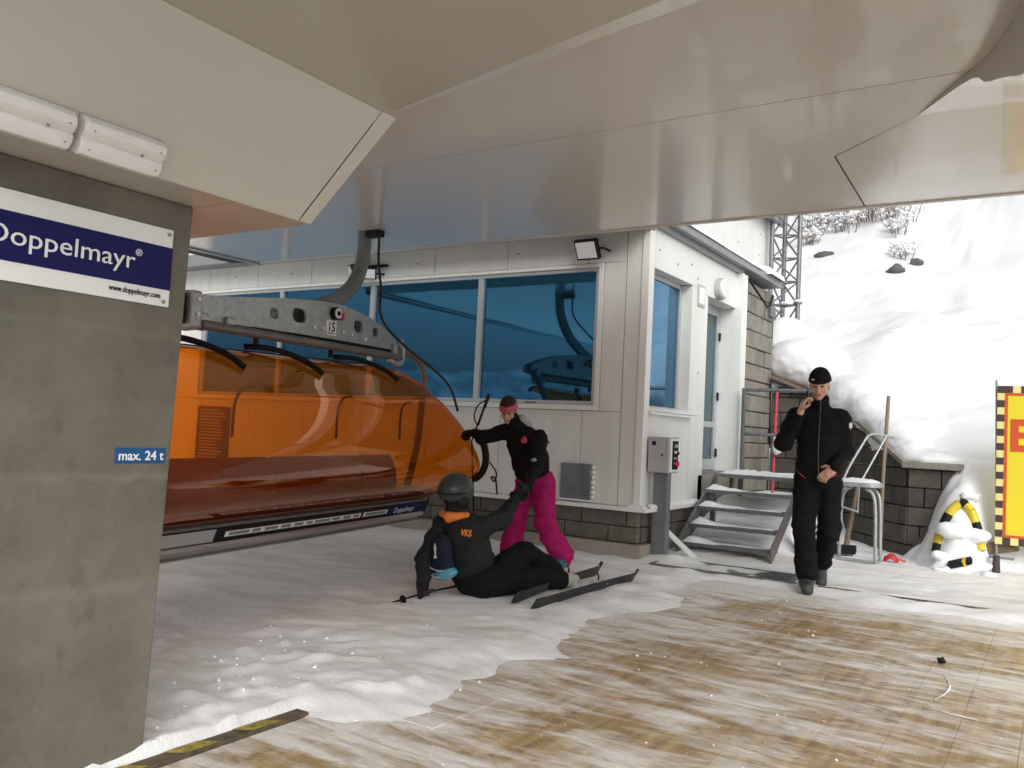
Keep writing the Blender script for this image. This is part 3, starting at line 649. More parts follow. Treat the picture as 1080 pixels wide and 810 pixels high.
col_ = thing('concrete_column', 'grey-brown board-marked concrete column carrying the blue sign', 'column', (-2.9, 1.4, 0))
MB().hexa([(-3.45, .25, -.05), (-2.712, .25, -.05), (-2.712, 1.925, -.05), (-3.45, 1.925, -.05)], [(-3.45, .25, 1.979), (-2.712, .25, 1.979), (-2.712, 1.982, 1.979), (-3.45, 1.982, 1.979)]).build('shaft', 'concrete', col_, bevel=.006)

SX = -2.7115
sg = thing('company_sign', 'white sign with a dark blue band lettered Doppelmayr on the concrete column', 'sign', (SX, 1.5, 1.73))
MB().box(SX+.0, SX+.006, .72, 1.9, 1.595, 1.873).build('board', 'signwhite', sg)
MB().box(SX+.0065, SX+.0085, .715, 1.9005, 1.655, 1.808).build('blue_band', 'signblue', sg)
text('lettering', 'Doppelmayr', .086, (SX+.0095, 1.262, 1.708), (0, 1, 0), (0, 0, 1), 'signwhite', sg, width=.487)
text('registered_mark', '®', .034, (SX+.0095, 1.756, 1.755), (0, 1, 0), (0, 0, 1), 'signwhite', sg)
text('web_address', 'www.doppelmayr.com', .029, (SX+.0075, 1.668, 1.622), (0, 1, 0), (0, 0, 1), 'black', sg, sx=.74)
for y, z in ((1.883, 1.855), (1.878, 1.612), (.74, 1.855), (.74, 1.612)): MB().disc((SX+.008, y, z), (1, 0, 0), .007, .005, 12).build('screw', 'gutter', sg)
lp = thing('load_plate', 'small blue plate reading max. 24 t on the concrete column', 'sign', (SX, 1.83, 1.065))
MB().box(SX, SX+.004, 1.738, 1.932, 1.038, 1.091).build('plate', 'plateblue', lp, bevel=.006)
text('lettering', 'max. 24 t', .046, (SX+.0048, 1.836, 1.049), (0, 1, 0), (0, 0, 1), 'white', lp, align='CENTER', ext=.0006, wt=.0006)

# twin-tube strip lights on the slanted housing, frosted over
def strip(y0, y1, label):
    t = thing('strip_light', label, 'strip light', (fx(2.03), (y0+y1)/2, 2.03), 'frosted strip lights on the beam housing')
    zc = 2.032; nx = Vector((.91, 0, -.40)); uz = Vector((.40, 0, .91)); base = Vector((fx(zc), 0, zc))
    prof = [(-.058, .004), (-.060, .030), (-.050, .050), (-.030, .056), (-.008, .050), (-.002, .042), (.004, .050), (.026, .058), (.048, .052), (.060, .034), (.060, .004)]
    def ring(y, s): return [base+uz*(a*s)+nx*(b*s)+Vector((0, y, 0)) for a, b in prof]
    P = [ring(y0+.004, .86), ring(y0+.012, .97)]+[ring(y0+.012+(y1-y0-.024)*k/6, 1) for k in range(1, 6)]+[ring(y1-.012, .97), ring(y1-.004, .86)]
    mb = MB().grid(P, flip=True); n = len(prof); mb.f += [tuple(range(n)), tuple(len(mb.v)-n+i for i in range(n))[::-1]]; mb.m += [0, 0]
    cv = mb.build('cover', 'lampcover', t, smooth=35)
    MB().obox(base+nx*.0+Vector((0, (y0+y1)/2, 0)), (0, 1, 0), uz, nx, (y1-y0)/2-.002, .062, .006).build('tray', 'lampbase', t)
    for y in (y0+.03, y1-.03):
        for a in (-.03, .027): MB().disc(base+uz*a+nx*.058+Vector((0, y, 0)), nx, .0026, .003, 8).build('clip', 'gutter', cv)
    MB().obox(base+nx*.054+uz*.001+Vector((0, y1-.085, 0)), (0, 1, 0), uz, nx, .003, .004, .003).build('clip', 'gutter', cv)
strip(1.375, 1.655, 'frosted white strip light nearest the pointed end of the beam housing')
strip(1.080, 1.360, 'frosted white strip light cut by the left edge of the picture, left of its twin')

# ------------------------------------------------------------------ chairlift chair with orange bubble
CO = Vector((-4.452, 3.146)); an = R(11); ca = Vector((-math.sin(an), math.cos(an))); cuv = Vector((math.cos(an), math.sin(an)))
def cp(s, u, z): q = CO+ca*s+cuv*u; return Vector((q.x, q.y, z))
ch = thing('lift_chair', 'six-seat lift chair with closed orange bubble hanging in the station', 'lift chair', tuple(cp(1.7, -.3, 0)))
def tilt(s): return .030*(s-3.4)
BS0, BS1 = -.55, 3.50
prof = [(-.56, 1.765), (-.42, 1.762), (-.22, 1.68), (-.04, 1.558), (.12, 1.445), (.25, 1.325), (.37, 1.195), (.47, 1.06), (.535, .935), (.555, .86), (.53, .79), (.46, .72), (.33, .655), (.16, .59), (0, .525)]
pc = crv([(u, 0, z) for u, z in prof], 44)
cen = Vector((-.12, 0, 1.05))
def ring(s, k): return [cp(s, (p.x-cen.x)*k+cen.x, (p.z-cen.z)*k+cen.z+tilt(s)*max(0, (p.z-.5)/1.2)) for p in pc]
ss = [(BS0, .90), (BS0+.03, .955), (BS0+.09, .985), (BS0+.2, 1.0)]+[(BS0+.2+(BS1-BS0-.4)*i/14, 1) for i in range(1, 14)]+[(BS1-.2, 1.0), (BS1-.09, .985), (BS1-.03, .955), (BS1, .90)]
bub = MB().grid([ring(s, k) for s, k in ss]).build('bubble', 'bubble', ch, smooth=True)
for s, k in (ss[0],):
    r_ = ring(s, k); inner = [cp(s, (p.x-cen.x)*.02+cen.x-.1, (p.z-cen.z)*.02+cen.z) for p in pc]
    MB().grid([r_, inner]).build('bubble_cheek', 'bubble', bub, smooth=True)
r0, r1 = ring(*ss[0]), ring(*ss[-1])
MB().tube(r0[2:-2], .016, 6).build('bubble_rim', 'rubber', bub, smooth=True)
MB().tube([ring(s, k)[1] for s, k in ss], .016, 6).build('ridge_seal', 'rubber', bub, smooth=True)
for s in (.62, 1.55, 2.75):
    MB().tube(crv([cp(s-.25, -.52, 1.80+tilt(s)), cp(s-.05, -.40, 1.80+tilt(s)), cp(s+.12, -.24, 1.735+tilt(s)), cp(s+.2, -.10, 1.635+tilt(s))], 14), [.018]*12+[.028]*1 if False else .022, 8).build('hinge_arm', 'black', bub, smooth=True)
for s in (1.35, 2.35):
    h_ = MB().tube([cp(s, -.45, 1.76), cp(s, -.45, 1.86)], .022).build('handle_post', 'black', ch)
    MB().tube([cp(s-.33, -.45, 1.865), cp(s+.33, -.45, 1.875)], .018).build('handle_bar', 'black', h_)
for s in (.55, 1.75, 2.75):
    MB().tube(crv([cp(s+.30, -.02, 1.42), cp(s+.12, .02, 1.40), cp(s+.02, .04, 1.30), cp(s, .05, 1.08)], 14), .011, 6).build('restraint_hook', 'black', ch, smooth=True)
# seats
n6 = 6; w6 = (BS1-BS0-.30)/n6
for i in range(n6):
    a = BS0+.25+i*w6; b = a+w6-.05
    P = [[cp(s, u, z) for u, z in ((-.42, 1.02), (-.36, .95), (-.33, .8), (-.30, .64))] for s in (a, a+.03, (a+b)/2, b-.03, b)]
    bk = MB(); q = [(-.46, .88), (-.435, .915), (-.40, .915), (-.36, .86), (-.325, .76), (-.30, .64), (-.33, .60), (-.40, .62), (-.45, .80)]
    n = len(q); rings = [[cp(s, u+ins*0, z) for u, z in q] for s, ins in ((a, 1), (b, 1))]
    bk.v = rings[0]+rings[1]; bk.f = [(k, (k+1) % n, n+(k+1) % n, n+k) for k in range(n)]+[tuple(range(n))[::-1], tuple(range(n, 2*n))]; bk.m = [0]*len(bk.f)
    bk.build('backrest', 'seatfab', ch, bevel=.012)
    q = [(-.38, .58), (-.30, .61), (-.05, .63), (.08, .60), (.10, .56), (.02, .54), (-.36, .53)]; n = len(q); sb = MB()
    sb.v = [cp(a, u, z) for u, z in q]+[cp(b, u, z) for u, z in q]; sb.f = [(k, (k+1) % n, n+(k+1) % n, n+k) for k in range(n)]+[tuple(range(n))[::-1], tuple(range(n, 2*n))]; sb.m = [0]*len(sb.f)
    sb.build('seat', 'seatfab', ch, bevel=.012)
MB().tube([cp(BS0+.1, -.44, .57), cp(BS1-.1, -.44, .57)], .03).build('rear_tube', 'tubebrown', ch)
def sbar(s0, s1, pts, name, mk, parent=ch, bevel=.004):
    n = len(pts); m = MB(); m.v = [cp(s0, u, z) for u, z in pts]+[cp(s1, u, z) for u, z in pts]
    m.f = [(k, (k+1) % n, n+(k+1) % n, n+k) for k in range(n)]+[tuple(range(n))[::-1], tuple(range(n, 2*n))]; m.m = [0]*len(m.f)
    return m.build(name, mk, parent, bevel=bevel)
sbar(BS0, 3.42, [(.0, .528), (.012, .515), (.004, .498), (-.30, .50), (-.30, .526)], 'bubble_sill', 'tubebrown')
fa = sbar(BS0, 3.44, [(.004, .494), (-.030, .402), (-.09, .402), (-.06, .494)], 'fascia', 'black')
sbar(BS0, 3.42, [(-.022, .400), (-.010, .375), (-.035, .352), (-.06, .360), (-.07, .335), (-.05, .318), (-.10, .300), (-.24, .305), (-.24, .398)], 'step_rail', 'alu', bevel=.003)
sbar(3.421, 3.50, [(-.01, .50), (-.06, .33), (-.30, .34), (-.30, .52)], 'rail_end', 'black')
# printed strips on the fascia (lettering too small to read)
fd = Vector((cp(0, -.030, .402)-cp(0, .004, .494))).normalized()   # down the slope
fn = Vector((cuv.x, cuv.y, -.37)).normalized(); a3 = Vector((ca.x, ca.y, 0))
def onf(s, t): return cp(s, .004-.034*t, .494-.092*t)+fn*.0022
def fquad(s0, s1, t0, t1, name, mk, parent, lift=0): 
    return MB().add([onf(s0, t1)+fn*lift, onf(s1, t1)+fn*lift, onf(s1, t0)+fn*lift, onf(s0, t0)+fn*lift], [(0, 1, 2, 3)]).build(name, mk, parent)
fquad(BS0+.02, .52, .05, .95, 'grey_plate', 'boxgrey', fa)
st = fquad(.62, 2.28, .32, .72, 'text_strip', 'white', fa); st2 = fquad(2.32, 2.72, .32, .72, 'text_strip', 'white', fa)
s = .66
for wlen in (.20, .10, .15, .12, .12, .07, .20, .12, .11, .12):
    k = s
    while k < s+wlen-.012 and k < 2.25: fquad(k, k+.013, .40, .64, 'letter', 'black', st, .0012); k += .0185
    s += wlen+.035
k = 2.36
while k < 2.68: fquad(k, k+.013, .40, .64, 'letter', 'black', st2, .0012); k += .0185
fquad(2.75, 3.36, .05, .95, 'blue_plate', 'signblue', fa)
text('plate_lettering', 'Doppelmayr', .075, tuple(onf(2.84, .78)+fn*.001), tuple(a3), tuple(-fd), 'white', fa, ext=.0004)

# carrying beam: arched steel plate with real openings
def plate2d(name, outer, holes, th, mk, parent, u):
    c = bpy.data.curves.new(name, 'CURVE'); c.dimensions = '2D'; c.fill_mode = 'BOTH'; c.extrude = th/2; c.bevel_depth = .004; c.bevel_resolution = 1
    for pts in [outer]+holes:
        sp_ = c.splines.new('POLY'); sp_.points.add(len(pts)-1); sp_.use_cyclic_u = True
        for q, (a, b) in zip(sp_.points, pts): q.co = (a, b, 0, 1)
    to = bpy.data.objects.new('tmp', c); COL.objects.link(to); dg = bpy.context.evaluated_depsgraph_get()
    me = bpy.data.meshes.new_from_object(to.evaluated_get(dg)); bpy.data.objects.remove(to)
    o0 = OFF[parent.name]
    for v in me.vertices: v.co = cp(v.co.x, u+v.co.z, v.co.y)-o0
    me.materials.clear(); me.materials.append(M[mk]); me.name = name
    return fin(bpy.data.objects.new(name, me), parent)
def oval(s, z, rs, rz, n=14, p=2.6): return [(s+rs*math.copysign(abs(math.cos(2*math.pi*k/n))**(2/p), math.cos(2*math.pi*k/n)), z+rz*math.copysign(abs(math.sin(2*math.pi*k/n))**(2/p), math.sin(2*math.pi*k/n))) for k in range(n)]
tops = crv([(.66, 0, 2.03), (1.1, 0, 2.085), (1.75, 0, 2.175), (2.4, 0, 2.235), (2.9, 0, 2.20), (3.25, 0, 2.12), (3.48, 0, 2.03)], 24)
bots = [(3.50, 1.95), (3.4, 1.925), (2.4, 1.925), (1.3, 1.895), (1.1, 1.86), (.78, 1.80), (.66, 1.80)]
outer = [(p.x, p.z) for p in tops]+bots
holes = [oval(1.55, 2.03, .055, .045), oval(1.88, 2.06, .10, .062), oval(2.78, 2.085, .085, .058), oval(3.08, 2.07, .055, .045)]
for u in (-.46, -.60):
    plate2d('carrying_beam', outer, holes, .016, 'galv', ch, u)
MB().tube([cp(.62, -.53, 2.035)]+[cp(p.x, -.53, p.z-.012) for p in tops[1:-1]]+[cp(3.46, -.53, 2.03)], .05, 8, squash=.3).build('beam_cap', 'galv', ch, smooth=True)
MB().tube([cp(.72, -.42, 1.835), cp(3.52, -.42, 1.87)], .036, 12).build('cross_tube', 'tubebrown', ch, smooth=40)
MB().tube([cp(.70, -.47, 1.895), cp(3.40, -.455, 1.925)], .016, 8).build('rod', 'black', ch)
for s, z in ((.75, 1.86), (1.02, 1.87), (3.42, 1.94)):
    MB().obox(cp(s, -.445, z), tuple(a3), (cuv.x, cuv.y, 0), (0, 0, 1), .04, .035, .055).build('clamp', 'galv', ch, bevel=.012)
eb = MB().obox(cp(.66, -.50, 1.93), tuple(a3), (cuv.x, cuv.y, 0), (0, 0, 1), .05, .10, .13).build('end_bracket', 'galv', ch, bevel=.02)
MB().obox(cp(.52, -.52, 1.93), tuple(a3), (cuv.x, cuv.y, 0), (0, 0, 1), .09, .08, .115).build('spring_block', 'black', ch, bevel=.03)
for s, z in ((.66, 2.0), (.66, 1.9), (2.08, 1.99), (2.22, 1.995), (2.52, 2.0), (2.66, 2.0), (2.9, 1.98)):
    MB().disc(cp(s, -.447 if s > 1 else -.396, z), (cuv.x, cuv.y, 0), .016, .02, 8).build('bolt', 'white', ch)
kb = MB().disc(cp(2.36, -.43, 2.145), (cuv.x, cuv.y, 0), .055, .05, 18).build('release_knob', 'black', ch); MB().disc(cp(2.36, -.40, 2.145), (cuv.x, cuv.y, 0), .045, .012, 18).build('knob_ring', 'white', kb); MB().disc(cp(2.36, -.392, 2.145), (cuv.x, cuv.y, 0), .022, .012, 14).build('knob_core', 'black', kb)
MB().disc(cp(2.45, -.435, 2.13), (cuv.x, cuv.y, 0), .036, .04, 14).build('red_button', 'red', kb)
npl = MB().obox(cp(2.33, -.445, 2.015), tuple(a3), (0, 0, 1), (cuv.x, cuv.y, 0), .075, .065, .004).build('number_plate', 'white', ch)
text('number', '15', .115, tuple(cp(2.33, -.4395, 1.985)), tuple(a3), (0, 0, 1), 'black', npl, align='CENTER', ext=.0005, wt=.002)
MB().obox(cp(2.33, -.4400, 1.968), tuple(a3), (0, 0, 1), (cuv.x, cuv.y, 0), .055, .004, .001).build('underline', 'black', npl)
# hanger up into the roof, end frame tube, hose
hg = crv([(-5.58, 5.95, 3.30), (-5.55, 5.93, 3.0), (-5.53, 5.90, 2.72), (-5.48, 5.74, 2.46), (-5.42, 5.47, 2.28), (-5.38, 5.2, 2.17)], 30)
MB().tube(hg, .072, 14, squash=.8).build('hanger', 'postgrey', ch, smooth=40)
hc = MB().obox((-5.42, 5.93, 2.975), (1, 0, 0), (0, 1, 0), (0, 0, 1), .08, .05, .035).build('hanger_clip', 'black', ch, bevel=.01)
MB().tube(crv([cp(3.44, -.44, 1.90), cp(3.56, -.42, 1.93), cp(3.62, -.28, 1.86), cp(3.60, -.18, 1.70), cp(3.50, -.14, 1.45), cp(3.44, -.14, 1.0), cp(3.40, -.2, .62)], 30), .034, 10).build('side_frame', 'tubebrown', ch, smooth=True)
MB().tube(crv([cp(3.30, -.42, 1.83), cp(3.42, -.40, 1.80), cp(3.52, -.40, 1.83), cp(3.55, -.41, 1.95), cp(3.53, -.43, 2.06)], 14), .026, 8).build('end_loop', 'galv', ch, smooth=True)
MB().tube(crv([(-5.36, 5.92, 2.965), (-5.33, 5.9, 2.70), (-5.12, 5.72, 2.40), (-5.006, 5.6, 2.171), (-4.962, 5.7, 2.017), (-4.869, 5.9, 1.853), (-4.79, 6.15, 1.709), (-4.74, 6.32, 1.563), (-4.72, 6.42, 1.36)], 40), .012, 8).build('hose', 'rubber', ch, smooth=True)
# black end pad and hanging strap at the far end
MB().tube(crv([cp(3.48, .44, 1.18), cp(3.52, .52, 1.08), cp(3.53, .555, .92), cp(3.52, .52, .79), cp(3.50, .44, .72)], 16), [.02]+[.05]*15+[.03], 10, squash=.7).build('end_pad', 'black', ch, smooth=True)
MB().tube(crv([cp(3.52, .60, .90), cp(3.55, .66, .80), cp(3.54, .645, .72), cp(3.55, .61, .76), cp(3.56, .65, .74), cp(3.55, .68, .60)], 20), .008, 6).build('strap', 'black', ch, smooth=True)

# ------------------------------------------------------------------ steel stair, railing
st_ = thing('steel_stair', 'snowy steel stair with open treads up to the glass door', 'stair', (-2.85, 8.9, 0))
tz = [(8.40, .16), (8.62, .33), (8.84, .50), (9.06, .67)]
for i, (y, z) in enumerate(tz):
    t_ = MB().box(-3.27, -2.35, y, y+.22, z-.035, z).build('tread', 'steel', st_, bevel=.004)
    P = []
    for a in range(13):
        row = []
        for b in range(6):
            xx = -3.26+.84*a/12; q = float(fbm(np.array([a*.8]), np.array([b*.9+i*4]), 1, 3, 3.0+i)[0]); e = (0 if a in (0, 12) or b in (0, 5) else 1)
            left = math.exp(-((a)/3.0)**2)
            row.append((xx-.02*left, y+.012+.2*b/5, z+.001+e*(max(0, q-.52)*.06*(b > 2)+.060*left)-(.004 if left < .25 and b < 3 else 0)))
        P.append(row)
    MB().grid(P, flip=True).build('tread_snow', 'snow', t_, smooth=True)
ld = MB().box(-3.27, -2.35, 9.33, 10.42, .80, .84).build('landing', 'steel', st_, bevel=.004)
MB().grid([[(-3.25+.88*a/14, 9.36+1.03*b/8, .842+(0 if a in (0, 14) or b in (0, 8) else .012+.07*max(0, float(fbm(np.array([a*.5]), np.array([b*.5]), 1, 3, 9.0)[0])-.35))) for b in range(9)] for a in range(15)], flip=True).build('landing_snow', 'snow', ld, smooth=True)
for x in (-3.285, -2.345):
    MB().hexa([(x-.012, 8.34, .03), (x+.012, 8.34, .03), (x+.012, 9.40, .70), (x-.012, 9.40, .70)], [(x-.012, 8.34, .17), (x+.012, 8.34, .17), (x+.012, 9.40, .838), (x-.012, 9.40, .838)]).build('stringer', 'steel', st_)
for x, y in ((-3.30, 10.36), (-2.40, 10.36), (-3.28, 9.35)): MB().box(x-.025, x+.025, y-.025, y+.025, -.02, .80).build('leg', 'steel', st_)
for x in (-3.30, -2.36): MB().box(x-.022, x+.022, 10.36, 10.404, .84, 1.86).build('rail_post', 'steel', st_, bevel=.006)
for z in (1.84, 1.30): MB().tube([(-3.30, 10.38, z), (-2.36, 10.38, z)], .022, 10).build('rail', 'steel', st_)
MB().box(-2.345, -2.30, 9.20, 9.245, 0.0, 1.42).build('rail_post', 'steel', st_, bevel=.006)
MB().tube([(-2.32, 9.22, 1.40), (-2.30, 8.98, 1.27)], .03, 10).build('rail_stub', 'galv', st_)
MB().tube([(-2.32, 9.22, 1.41), (-2.34, 10.38, 1.84)], .022, 10).build('rail', 'steel', st_)

gt = thing('boot_grating', 'snow-choked steel boot grating set in the ground before the stair', 'grating', (-2.6, 7.75, 0))
MB().box(-3.22, -1.92, 7.50, 7.525, -.02, .042).box(-3.22, -1.92, 7.965, 7.99, -.02, .042).box(-3.22, -3.195, 7.525, 7.965, -.02, .042).box(-1.945, -1.92, 7.525, 7.965, -.02, .042).build('frame', 'steel', gt)
gb = MB()
for i in range(38): x = -3.18+i*.0328; gb.box(x, x+.006, 7.526, 7.964, .0, .037)
for i in range(12): y = 7.56+i*.034; gb.box(-3.194, -1.946, y, y+.006, .0, .0375)
struct(gb.build('bars', 'steel', gt), 'stuff')

# ------------------------------------------------------------------ retaining walls
def face_blocks(parent, p0, p1, topf, th, mk, z0=-.05, ch_=.21):
    p0, p1 = Vector(p0), Vector(p1); d = (p1-p0); Ln = d.length; d.normalize(); n = Vector((d.y, -d.x)); z = z0; r = 0
    while z < max(topf(0), topf(1)):
        s = -.2 if r % 2 else 0
        while s < Ln:
            wd = random.uniform(.32, .5); a, b = max(s, 0), min(s+wd, Ln); s += wd
            if b-a < .06: continue
            za, zb2 = min(z+ch_, topf(a/Ln)), min(z+ch_, topf(b/Ln))
            if min(za, zb2)-z < .03:
                if max(za, zb2)-z < .03: continue
                za, zb2 = max(za, z+.012), max(zb2, z+.012)
            pr = random.uniform(0, .018); g_ = .006
            A, B = p0+d*(a+g_), p0+d*(b-g_); o2 = n*pr; i2 = -n*th
            q = lambda P_, o, zz: (P_.x+o.x, P_.y+o.y, zz)
            MB().hexa([q(A, o2, z+g_), q(B, o2, z+g_), q(B, i2, z+g_), q(A, i2, z+g_)], [q(A, o2, za-g_), q(B, o2, zb2-g_), q(B, i2, zb2-g_), q(A, i2, za-g_)]).build('block', mk, parent, bevel=.008)
        z += ch_; r += 1
rw = thing('retaining_wall', 'stepped grey stone retaining wall with sloping top behind the man', 'wall', (-2, 11, 0))
PA, PB, PC, PD = (-3.44, 12.06), (-2.72, 12.06), (-1.44, 10.42), (-.97, 10.42)
face_blocks(rw, PA, PB, lambda t: 1.90, .25, 'stone_dark')
face_blocks(rw, PB, PC, lambda t: 1.90-.90*t, .25, 'stone_dark')
face_blocks(rw, PC, PD, lambda t: 1.00, .5, 'stone_dark')
MB().prism([(-3.44, 12.12), (-2.68, 12.12), (-1.40, 10.50), (-.99, 10.46), (-.99, 10.8), (-1.2, 10.85), (-2.6, 12.4), (-3.44, 12.4)], -.05, .98).build('core', 'mortar', rw)
MB().prism([(-3.44, 12.10), (-2.74, 12.10), (-2.62, 12.3), (-3.44, 12.38)], .99, 1.88).build('core', 'mortar', rw)
d_ = (Vector(PC)-Vector(PB)).normalized(); n_ = Vector((d_.y, -d_.x))
def q3(P_, o, z): return (P_[0]+n_.x*o, P_[1]+n_.y*o, z)
MB().hexa([q3(PB, .05, 1.905), q3(PC, .05, 1.005), q3(PC, -.32, 1.005), q3(PB, -.32, 1.905)], [q3(PB, .05, 1.965), q3(PC, .05, 1.065), q3(PC, -.32, 1.065), q3(PB, -.32, 1.965)]).build('coping', 'stone_pale', rw, bevel=.01)
MB().box(-3.44, -2.70, 12.0, 12.4, 1.902, 1.965).build('coping', 'stone_pale', rw, bevel=.01)
MB().box(-1.50, -.90, 10.34, 10.86, 1.003, 1.075).build('cap_slab', 'stone_pale', rw, bevel=.012)
rb = MB().obox((-3.16, 12.0, 2.02), (1, .1, -.40), (0, 1, 0), (.40, 0, 1), .27, .10, .02).build('roof_board', 'oldwood', None, off=(-3.1, 12, 2)); tag(rb, 'dark slanting board under the snow overhang beside the stone wall', 'board')

# ------------------------------------------------------------------ lattice mast
MX, MY, MZ0, MZ1 = -3.62, 13.2, 2.3, 6.4
mast = thing('lattice_mast', 'slender galvanised lattice mast rising from the snow behind the building', 'mast', (MX, MY, MZ0))
mt3 = [(MX-.19, MY-.10), (MX-.06, MY-.16), (MX+.19, MY+.05)]; mt3[1] = (MX-.08, MY+.20)
for x, y in mt3:
    lg = MB().tube([(x, y, MZ0-.6), (x, y, MZ1)], .034, 10).build('leg', 'steel', mast, smooth=40)
    fl = MB().disc((x, y, 3.35), (0, 0, 1), .065, .03, 14).build('flange', 'steel', lg)
    MB().tube([(x, y, 3.365), (x, y, 3.39), (x, y, 3.405)], [.068, .055, .02], 12).build('flange_snow', 'snow', lg, smooth=True)
lev = [2.6+.36*i for i in range(11)]
for a in range(3):
    p, q = mt3[a], mt3[(a+1) % 3]
    for i, z in enumerate(lev):
        MB().tube([(p[0], p[1], z), (q[0], q[1], z)], .014, 6).build('strut', 'steel', mast)
        if i < len(lev)-1:
            s_, e_ = (p, q) if i % 2 else (q, p)
            MB().tube([(s_[0], s_[1], z), (e_[0], e_[1], lev[i+1])], .014, 6).build('brace', 'steel', mast)
MB().tube([(MX-.20, MY-.10, 3.0), (CX-.0, 12.0, 3.02)], .016, 8).build('wall_stay', 'steel', mast)
MB().box(CX-.0, CX+.05, 11.78, 12.02, 2.95, 3.10).build('stay_plate', 'steel', mast)

# ------------------------------------------------------------------ clutter by the wall
tb = thing('metal_stand', 'snow-topped galvanised metal stand with bent tube legs beside the man', 'stand', (-1.79, 9.55, 0))
MB().prism([(-1.79+.24*math.copysign(abs(math.cos(a))**.6, math.cos(a)), 9.55+.20*math.copysign(abs(math.sin(a))**.6, math.sin(a))) for a in [2*math.pi*k/28 for k in range(28)]], .80, .845).build('top', 'galv', tb, bevel=.008)
MB().grid([[(-1.79+.22*r*math.cos(2*math.pi*k/20), 9.55+.18*r*math.sin(2*math.pi*k/20), .846+(.035*(1-r**3)+.01*math.sin(k*2.1+r*5)*(r < .9)*(r > 0))) for k in range(21)] for r in (0, .3, .6, .85, 1)], flip=False).build('snow', 'snow', tb, smooth=True)
for sx_ in (-1, 1):
    for sy_ in (-1, 1):
        x, y = -1.79+sx_*.19, 9.55+sy_*.14
        MB().tube(crv([(x-sx_*.10, y, .79), (x-sx_*.03, y, .74), (x, y, .62), (x+sx_*.01, y, .3), (x+sx_*.015, y, .0)], 14), .018, 8).build('leg', 'galv', tb, smooth=True)
    MB().tube([(-1.79+sx_*.205, 9.40, .04), (-1.79+sx_*.205, 9.70, .04)], .014, 8).build('foot_bar', 'galv', tb)
MB().tube([(-1.995, 9.41, .05), (-1.585, 9.41, .05)], .015, 8).build('foot_bar', 'galv', tb)
tf = thing('tube_frame', 'bent grey tubular frame leaning on the stone wall above the metal stand', 'frame', (-1.85, 10.1, .0))
MB().tube(crv([(-2.02, 9.84, .55), (-2.0, 9.85, .86), (-1.84, 10.0, 1.25), (-1.78, 10.08, 1.35), (-1.66, 10.2, 1.35), (-1.58, 10.28, 1.33)], 24), .014, 8).build('outer_tube', 'galv', tf, smooth=True)
MB().tube([(-1.86, 9.90, .50), (-1.85, 9.9, .80), (-1.64, 10.2, 1.34)], .011, 8).build('inner_tube', 'galv', tf)
MB().tube([(-2.02, 9.84, .56), (-1.86, 9.90, .51)], .011, 8).build('cross_tube', 'galv', tf)
MB().tube([(-2.02, 9.84, .0), (-2.02, 9.84, .56)], .014, 8).build('tube_leg', 'galv', tf)
wp = MB().tube(crv([(-1.67, 10.18, .0), (-1.66, 10.2, .9), (-1.635, 10.26, 1.79)], 10), .02, 10).build('wooden_pole', 'woodpole', None, off=(-1.67, 10.2, 0), smooth=40); tag(wp, 'tall bare wooden pole leaning upright against the stone wall end', 'pole')
br = thing('old_broom', 'worn wooden broom with dark head leaning under the metal stand', 'broom', (-1.99, 9.95, 0))
MB().tube([(-1.96, 9.86, .14), (-1.90, 10.1, .80)], [.030, .018], 8).build('handle', 'oldwood', br)
hd_ = MB().obox((-1.965, 9.85, .10), (1, .3, 0), (0, 1, .2), (0, 0, 1), .11, .035, .045).build('head', 'black', br, bevel=.015)
for k in range(9): MB().tube([(-2.05+k*.02, 9.83, .07), (-2.06+k*.0225, 9.81, .0)], .008, 5).build('bristle_tuft', 'black', hd_)
rs_ = thing('red_shovel', 'red plastic snow shovel standing behind the man beside the stair', 'shovel', (-2.22, 9.1, 0))
P = [[(-2.28+.19*i/5, 9.06+.03*math.sin(math.pi*i/5)-.02*j/5, .02+.30*j/5) for j in range(6)] for i in range(6)]
bd_ = MB().grid(P).build('blade', 'pinkred', rs_, smooth=True); so = bd_.modifiers.new('thick', 'SOLIDIFY'); so.thickness = .008
MB().tube([(-2.185, 9.07, .28), (-2.22, 9.19, .95)], .014, 8).build('handle', 'red', rs_)
rp_ = thing('red_pole', 'red marker pole with a clump of snow beside the stair railing', 'pole', (-3.16, 11.2, .8))
MB().tube([(-3.18, 11.3, .2), (-3.14, 11.25, 1.9)], .018, 8).build('shaft', 'pinkred', rp_)
MB().tube(crv([(-3.13, 11.24, 1.06), (-3.11, 11.22, 1.12), (-3.10, 11.22, 1.22), (-3.12, 11.23, 1.30)], 8), [.02, .05, .065, .07, .065, .06, .05, .04, .02][:9], 10).build('snow_clump', 'snow', rp_, smooth=True)
sc_ = thing('red_scoop', 'small red plastic scoop lying in the snow at the foot of the wall', 'scoop', (-1.5, 9.75, 0))
sq = MB().grid([[(-1.56+.13*i/6, 9.72+.10*j/5, .045+.05*math.sin(math.pi*j/5)-.02*math.cos(i)) for j in range(6)] for i in range(7)]).build('bowl', 'red', sc_, smooth=True); so = sq.modifiers.new('thick', 'SOLIDIFY'); so.thickness = .008
MB().tube([(-1.44, 9.77, .07), (-1.36, 9.80, .05)], .012, 8).build('grip', 'red', sc_)

